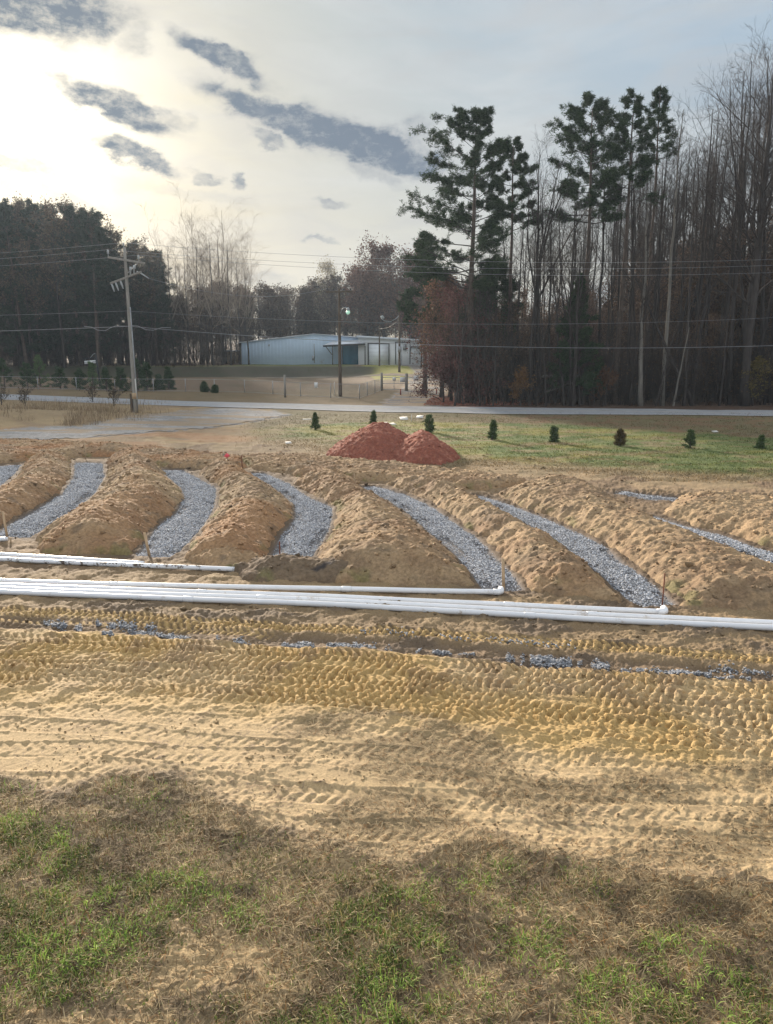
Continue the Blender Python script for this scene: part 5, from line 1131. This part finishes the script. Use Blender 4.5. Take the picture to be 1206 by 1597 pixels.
# front and inner ranks of tall bare trees
cnt = 0
for k in range(170):
    px = rng.uniform(705, 1330); Y = 61 + (k / 170) ** 1.1 * 46 + rng.uniform(-1, 1)
    if px < 760 and Y < 62.5: Y += 3
    ty = 22 + topy(px) + abs(rng.normal(0, 45)) + (25 if Y > 80 else 0)
    X, h = HX(px, ty, Y)
    if Y > 75: h *= .9
    s = h / 21; pr = protoR[rng.integers(0, 6)]
    put(pr, X, Y, rng.uniform(0, 6.28), (s * rng.uniform(.85, 1.1), s * rng.uniform(.85, 1.1), s), lean=(rng.normal(0, .05), rng.normal(0, .05)), label='leafless grey tree %s, %s' % (zone(px), rank(Y, 68, 84)))
# great bare tree in the corner, white and leaning trunks
x, h = HX(1215, 85, 60.5); place(bare_tree('bare_tree', 'largest spreading bare tree at the right edge, its branches reaching highest', 'bare tree', None, 2301, h, .3, cs=.3, spread=.34, n1=30, up=.4, ang1=(.5, 1.0), n2=7, n3=5), x, 60.5)
x, h = HX(845, 240, 64); place(bare_tree('bare_tree', 'open vase-shaped bare tree right of the slim flat-topped pine', 'bare tree', None, 2302, h, .18, cs=.5, spread=.26, n1=14, up=.7, ang1=(.3, .6), forks=4), x, 64)
x, h = HX(1068, 170, 61); place(bare_tree('bare_tree', 'pale-trunked slender bare tree standing out in the right part of the wood', 'bare tree', None, 2303, h, .14, cs=.6, spread=.16, n1=16, bark='palebark', up=.8, ang1=(.3, .6)), x, 61)
q = G(1058, 636); place(bare_tree('leaning_tree', 'dark dead trunk leaning left across the right part of the wood', 'leaning tree', None, 2304, 11, .15, cs=.55, spread=.2, n1=8, up=.2, lean=(-.55, 0), dens=.4, n2=3), Xat(1085, 600, 60.8), 60.8)
place(bare_tree('leaning_tree', 'thin pale crooked trunk at the wood edge below the leaning dark one', 'leaning tree', None, 2305, 6, .07, cs=.6, spread=.2, n1=6, bark='palebark', lean=(.12, 0), dens=.4, n2=3), Xat(1050, 630, 60.1), 60.1)
place(bare_tree('bare_tree', 'pale grey trunk at the wood edge below the two narrow pines', 'bare tree', None, 2306, 15, .17, cs=.4, spread=.22, n1=16, bark='palebark', lean=(-.03, 0)), Xat(1000, 630, 60.2), 60.2)
place(bare_tree('bare_tree', 'twin-stemmed grey tree at the wood edge left of the dark conical evergreen', 'bare tree', None, 2307, 12, .14, cs=.35, spread=.3, n1=14, forks=2), Xat(895, 630, 60.2), 60.2)
# fallen logs
for (a, b, r, lab) in (((845, 587), (905, 586), .11, 'pale fallen log lying level among the dark trunks'), ((850, 612), (915, 590), .08, 'thin fallen log sloping up among the dark trunks')):
    p, q = Vector(at(*a, 61.5)), Vector(at(*b, 62.5)); mb = MB(); mb.tube([Vector((0, 0, 0)), (q - p) * .5 + Vector((0, 0, .05)), q - p], [r, r * .85, r * .6], 8)
    tag(mb.build('fallen_log', M['palebark'], smooth=True, loc=p), lab, 'log')
# russet understorey, thick enough to close the wood
for k in range(150):
    px = rng.uniform(700, 1340); Y = rng.uniform(63, 108)
    pk_ = float(np.interp(px, [690, 800, 900, 960, 1050, 1206, 1340], [470, 455, 455, 425, 385, 340, 330]))
    ty = pk_ + abs(rng.normal(0, 60)) if Y > 72 else rng.uniform(470, 590)
    X, h = HX(px, ty, Y); s = max(h, 3) / 11; put(protoB[rng.choice([0, 1, 2], p=[.5, .3, .2])], X, Y, rng.uniform(0, 6.28), s, label='low brown-leaved tree %s, %s' % (zone(px), rank(Y, 72, 88)))
for k in range(70):
    px = rng.uniform(700, 1330); Y = rng.uniform(59.9, 66); X = Xat(px, 630, Y); put(protoT[rng.integers(0, 3)], X, Y, rng.uniform(0, 6.28), rng.uniform(.5, 1.3), lean=(rng.normal(0, .08), rng.normal(0, .08)), label='thin bare sapling %s, at the edge' % zone(px))
# red-leaved tree over the driveway mouth
x, h = HX(700, 455, 62.5); place(bare_tree('red_leaved_tree', 'small tree with dark red leaves hanging over the far driveway', 'red-leaved tree', None, 2401, h, .12, cs=.1, spread=.42, n1=26, up=.0, ang1=(.9, 1.5), n2=5, n3=4, dens=.7, leaf=(4200, .085, (.07, .032, .03), (.19, .09, .085), .25)), Xat(712, 620, 63.5), 63.5)
x, h = HX(690, 440, 70); place(bare_tree('brown_leaved_tree', 'brown-leaved tree behind the small red-leaved one at the driveway', 'brown-leaved tree', None, 2402, h, .15, cs=.15, spread=.34, n1=26, up=.3, ang1=(.6, 1.2), leaf=(5000, .11, (.10, .06, .04), (.22, .13, .08), .25)), x, 70)
for k_, (px_, py_, hh, Yy, lab_) in enumerate(((692, 618, 3.6, 63.5, 'low red-leaved bush hanging over the edge of the far driveway'), (716, 622, 4.4, 62.3, 'red-brown leafy bush right of the low one at the driveway mouth'), (742, 624, 3.4, 61.6, 'brown leafy bush at the foot of the broad tallest pine'))):
    place(bare_tree('bush', lab_, 'bush', None, 2450 + k_, hh, .05, cs=.05, spread=.55, n1=18, up=.0, ang1=(.8, 1.4), n2=5, n3=4, dens=.6, leaf=(3200, .085, (.06, .03, .028), (.17, .08, .07), .15)), Xat(px_, py_, Yy), Yy)
for (px, w_, c0, c1, lab) in ((812, .9, (.12, .065, .03), (.24, .13, .055), 'small orange-leaved bush at the wood edge left of the fallen logs'), (945, 1.0, (.08, .04, .025), (.16, .08, .04), 'low rust brown bush at the wood edge below the evergreen'),
                          (1175, 1.3, (.09, .075, .03), (.18, .14, .05), 'yellowish leaved sapling near the right edge of the wood')):
    place(bare_tree('bush', lab, 'bush', None, 2500 + px, 2.6 * w_, .04, cs=.1, spread=.5, n1=14, up=.2, ang1=(.5, 1.1), n2=5, n3=3, dens=.5, leaf=(1500, .08, c0, c1, .12)), Xat(px, 620, 60.6), 60.6)

def undergrowth(name, label, n, xr, yr, hr, rng, cfun=None, leafn=0, lc=None, grow=None):
    X = rng.uniform(*xr, n); Y = rng.uniform(*yr, n)
    if grow: k = grow(X, Y); X, Y = X[k], Y[k]; n = len(X)
    h = rng.uniform(*hr, n); z = terrain(X, Y); d = np.column_stack([rng.normal(0, .16, n), rng.normal(0, .16, n), np.ones(n)]); pts = []
    cur = np.column_stack([X, Y, z - .05])
    P = [cur]
    for s in range(4): cur = cur + norm(d + rng.normal(0, .12, d.shape)) * (h / 4)[:, None]; P.append(cur)
    P = np.stack(P, 1); Rr = (h * .0055 + .006)[:, None] * np.linspace(1, .35, 5)[None]; S = Segs(); S.poly(P, Rr)
    P2, R2 = sprout(P, Rr, 7, .15, .32, (.5, 1.1), 3, .3, rng, rmin=.006); S.poly(P2, R2); P3, R3 = sprout(P2, R2, 3, .2, .5, (.4, .9), 2, .2, rng, rmin=.005); S.poly(P3, R3)
    V, Fc = S.mesh(3); o = mesh(name, V, Fc, M['twig']); tag(o, label, 'undergrowth', kind='stuff')
    if leafn:
        V, Fc, cc = leaves(P3.reshape(-1, 3), leafn, .09, rng, .15, lc); mesh('dead_leaves', V, Fc, M['leaf'], o, col=cc)
undergrowth('undergrowth', 'tangle of thin stems and brown leaves filling the floor of the right-hand wood', 7000, (5, 62), (60.3, 104), (1.0, 5.5), rng, leafn=90000, lc=(C(.045, .032, .024), C(.12, .075, .048)), grow=lambda X, Y: (X > 6.5 + (Y - 60) * .14))

# ---- far woods : left mass, centre, behind the buildings
GL = 'dark evergreens of the left-hand wood'; LLB = 'dark bushy evergreen crowded among its like in the left-hand wood'
dk = ((.020, .030, .022), (.05, .065, .04))
protoL = [pine_tree('evergreen_tree', LLB, 'evergreen tree', GL, 3000 + i, 22, .22, cs, rd, nl=40, shape=sh, tuft=(7, .45, .09), cols=dk, n2=6, n3=3, stubs=10) for i, (cs, rd, sh) in enumerate([(.28, 3.2, 'round'), (.12, 3.2, 'layer'), (.35, 3.6, 'round'), (.08, 3.2, 'layer')])]
GLB = 'bare trees of the left-hand wood'; LLBB = 'bare tree with a few brown leaves among the evergreens of the left-hand wood'
protoLB = [bare_tree('bare_tree', LLBB, 'bare tree', GLB, 3100 + i, 22, .18, cs=.35, spread=.24, n1=22, up=.6, n2=5, n3=4, thin=1.7, leaf=(2600, .15, (.07, .055, .04), (.16, .12, .08), .3)) for i in range(3)]
def ltop(px): return float(np.interp(px, [-300, 0, 60, 110, 150, 190, 230, 270], [300, 318, 325, 322, 340, 375, 380, 400]))
for k in range(125):
    px = rng.uniform(-230, 262); Y = 119 + (k / 125) * 42 + rng.uniform(-1, 1) + max(0, (px - 150) * .06)
    X, h = HX(px, ltop(px) + abs(rng.normal(0, 16)) + (0 if k % 3 else 30), Y)
    pr = protoL[rng.integers(0, 4)] if rng.uniform() < .66 else protoLB[rng.integers(0, 3)]
    s = h / 22; put(pr, X, Y, rng.uniform(0, 6.28), (s * 1.05, s * 1.05, s), lean=(rng.normal(0, .02), rng.normal(0, .02)), label='%s %s, %s of the left wood' % ('dark bushy evergreen' if 'evergreen' in pr.name else 'thinly leaved bare tree',
        'at the left edge' if px < 40 else 'above the roadside evergreens' if px < 130 else 'behind the grey utility pole' if px < 205 else 'just right of the grey pole', 'front row' if Y < 130 else 'middle' if Y < 146 else 'back'))
undergrowth('undergrowth', 'dark undergrowth along the foot of the left-hand wood', 2600, (-95, -27), (121, 165), (1.5, 7), rng, leafn=26000, lc=(C(.04, .035, .028), C(.10, .075, .05)))
# tall open bare trees left of the warehouse
GM = 'tall bare trees left of the warehouse'
protoM = [bare_tree('bare_tree', 'tall pale bare tree with ascending branches left of the warehouse', 'bare tree', GM, 3200 + i, 22, .17, cs=.28, spread=.36, n1=13, up=.3, ang1=(.4, .8), forks=3, bark='bark', twig='paletwig', thin=1.25, n2=6, n3=5) for i in range(3)]
spots = [(262, 362, 133), (285, 372, 137), (303, 352, 134), (322, 346, 131), (338, 348, 136), (352, 360, 131), (368, 380, 138), (382, 395, 136), (272, 385, 141), (315, 370, 143), (345, 376, 145)]
labM = ['leftmost tall bare tree of the open group, beside the dark evergreens', 'second tall bare tree from the dark evergreens, slightly set back', 'tall bare tree in the left half of the open group, third from the evergreens',
        'tall bare tree near the middle of the open group, nearest the road', 'highest of the tall bare trees left of the warehouse', 'tall bare tree just right of the highest one in the open group', 'bare tree between the highest one and the warehouse corner',
        'bare tree standing right behind the warehouse left corner, lower than its neighbours', 'bare tree half hidden behind the leftmost tall ones of the open group', 'bare tree at the back of the open group, left of its middle', 'bare tree at the back of the open group, right behind the highest one']
for i, (px, py, Y) in enumerate(spots):
    X, h = HX(px, py, Y); put(protoM[i % 3], X, Y, rng.uniform(0, 6.28), h / 24.5, label=labM[i])
GC = 'dark trees behind the warehouse'; protoC = [bare_tree('woodland_tree', 'brown-grey tree in the wood behind the warehouse', 'woodland tree', GC, 3300 + i, 16, .16, cs=.2, spread=.3, n1=26, up=.5, n2=5, n3=4, thin=2.4, dens=.7, leaf=(n, .2, (.05, .04, .035), (.14, .10, .075), .35)) for i, n in enumerate((3800, 2200, 900))]
def ctop(px): return float(np.interp(px, [230, 300, 400, 430, 480, 520, 560, 600, 700], [470, 450, 440, 450, 450, 425, 440, 430, 430]))
for k in range(95):
    px = rng.uniform(215, 700); Y = 158 + (k / 95) * 35 if px > 370 else 140 + (k / 95) * 40
    X, h = HX(px, ctop(px) + abs(rng.normal(0, 16)), Y); put(protoC[rng.integers(0, 3)], X, Y, rng.uniform(0, 6.28), h / 16, label='brown-grey tree %s' % ('far behind the tall open bare trees' if px < 370 else 'behind the left part of the warehouse roof' if px < 460 else 'behind the warehouse gable peak' if px < 530 else 'behind the garage building' if px < 620 else 'between the russet oaks and the pines'))
X, h = HX(512, 418, 170); place(bare_tree('bare_tree', 'pale yellowish bare tree rising above the middle of the warehouse roof', 'bare tree', None, 3401, h, .2, cs=.3, spread=.34, n1=26, up=.5, thin=2.4, twig='paletwig', leaf=(2500, .16, (.22, .19, .12), (.38, .33, .22), .4)), X, 170)
for j, (px, py, Y, lab) in enumerate([(600, 392, 150, 'russet oak with rounded crown behind the garage building, left of the pines'), (640, 405, 142, 'dark red-brown oak behind the garage roof beside the broad pine'), (572, 428, 156, 'smaller russet oak left of the rounded one behind the garage')]):
    X, h = HX(px, py, Y); place(bare_tree('oak_tree', lab, 'oak tree', None, 3500 + j, h, .3, cs=.25, spread=.42, n1=30, up=.3, ang1=(.6, 1.25), n2=6, n3=5, thin=2.2, leaf=(9000, .2, (.075, .042, .034), (.17, .095, .07), .4)), X, Y)
for k in range(26):
    px = rng.uniform(640, 740); Y = rng.uniform(112, 165); X, h = HX(px, rng.uniform(430, 500), Y); put(protoC[rng.integers(0, 2)], X, Y, rng.uniform(0, 6.28), h / 16, label='brown-grey tree beyond the driveway, behind the broad tallest pine')
# behind the right-hand wood, so that no empty horizon shows
for k in range(50):
    px = rng.uniform(720, 1400); Y = rng.uniform(108, 135); X, h = HX(px, float(np.interp(px, [700, 900, 1206], [490, 480, 400])) + rng.uniform(0, 50), Y); put(protoC[rng.integers(0, 2)], X, Y, rng.uniform(0, 6.28), h / 16, label='brown-grey tree at the far back %s' % zone(px))

# ---- small evergreens
lawn_spots = [(492, 671, 645, 'leftmost small evergreen on the lawn left of the clay piles'), (583, 668, 643, 'small evergreen standing just behind the left red clay pile'), (671, 676, 650, 'small evergreen standing behind the right red clay pile'),
              (767, 687, 659, 'small evergreen first to the right of the clay piles'), (865, 691, 668, 'small evergreen second to the right of the clay piles'), (966, 696, 674, 'reddish brown small evergreen with a white scrap at its foot'),
              (1076, 699, 673, 'bushy small evergreen second from the right edge'), (1185, 700, 680, 'rightmost small evergreen on the lawn')]
def shrub(name, label, cat, group, seed, H, rad, cols, tuft=(4, .10, .02), nl=30, shape='cone', cs=.04, n2=4, n3=3):
    return pine_tree(name, label, cat, group, seed, H, .03 + .012 * H, cs, rad, nl=nl, shape=shape, tuft=tuft, stubs=0, cols=cols, n2=n2, n3=n3)
for i, (px, pb, pt, lab) in enumerate(lawn_spots):
    b = G(px, pb); h = (pb - pt) / F * b[1] * 1.02
    cols = ((.045, .08, .035), (.11, .16, .06)) if i != 5 else ((.06, .05, .02), (.13, .09, .035))
    o = shrub('young_evergreen', lab, 'small evergreen', 'small evergreens planted along the lawn', 4000 + i, h, (.27, .24, .30, .27, .32, .36, .38, .28)[i] * h, cols, tuft=(4, .10 + .02 * (i % 2), .02), nl=(36, 30, 34, 28, 32, 26, 28, 30)[i], shape=('cone', 'layer', 'round', 'layer', 'round', 'round', 'layer', 'cone')[i]); place(o, b[0], b[1]); o.rotation_euler = (.05 * math.sin(i * 2.1), .09 * math.sin(i * 3.7), i)
row = [(8, 606, 566, .42, 'young evergreen cut by the left edge of the view'), (44, 607, 574, .40, 'bushy young evergreen second from the left edge'), (64, 606, 561, .30, 'tallest, lighter green young pine in the roadside row'), (95, 608, 580, .45, 'young evergreen left of the hanging sign'),
       (126, 609, 581, .42, 'young evergreen directly below the white sign'), (146, 607, 572, .26, 'open young pine between the white sign and its dark post'), (167, 610, 578, .30, 'young evergreen just right of the dark sign post'), (190, 611, 580, .36, 'sparse young evergreen between the sign post and the grey pole'),
       (216, 611, 566, .30, 'young evergreen right behind the grey pole'), (230, 610, 573, .36, 'full young evergreen just right of the grey pole'), (249, 610, 588, .42, 'short young evergreen in the row right of the grey pole'), (264, 609, 578, .30, 'last young evergreen at the right end of the roadside row'),
       (319, 613, 599, .4, 'small dark shrub alone on the verge right of the row'), (336, 614, 605, .6, 'tiny dark shrub beside the lone one on the verge')]
for i, (px, pb, pt, rf, lab) in enumerate(row):
    b = G(px, pb); h = (pb - pt) / F * b[1] * 1.03; cols = ((.028, .052, .028), (.07, .11, .05)) if i not in (2, 5) else ((.06, .10, .04), (.13, .19, .08))
    o = shrub('young_evergreen', lab, 'small evergreen', 'young evergreens in a row across the road', 4100 + i, h, rf * h, cols, tuft=(5, .24, .05), shape='layer' if i % 2 else 'cone', nl=26); place(o, b[0], b[1])
# dark scrub at the knoll left edge
for i, (px, py) in enumerate(((3, 632), (40, 634), (145, 628), (178, 634))):
    b = G(px, py); place(bare_tree('weed_clump', ['dark dry bush at the left edge on the sandy bank', 'small dark dry bush on the bank near the left edge', 'dark dry bush on the bank in front of the road, mid-way', 'dark dry bush close to the foot of the grey pole'][i], 'dry bush', None, 4300 + i, 1.1, .02, cs=.05, spread=.7, n1=14, up=.3, n2=4, n3=3, leaf=(260, .06, (.05, .04, .03), (.13, .10, .07), .05)), b[0], b[1])
# ------------------------------------------------------------------ thin autumn haze in the low sun
hb = MB(); hb.box((-390, -45, -2), (390, 410, 34)); hz_ = hb.build('haze', None); tag(hz_, kind='stuff')
hm = bpy.data.materials.new('haze'); hm.use_nodes = True; nt = hm.node_tree; nt.nodes.clear(); o_ = nt.nodes.new('ShaderNodeOutputMaterial'); pv = nt.nodes.new('ShaderNodeVolumePrincipled')
pv.inputs['Density'].default_value = .00028; pv.inputs['Color'].default_value = (.66, .82, 1.0, 1); pv.inputs['Anisotropy'].default_value = .3
nt.links.new(pv.outputs[0], o_.inputs['Volume']); hz_.data.materials.append(hm)
print('objects', len(COL.objects))
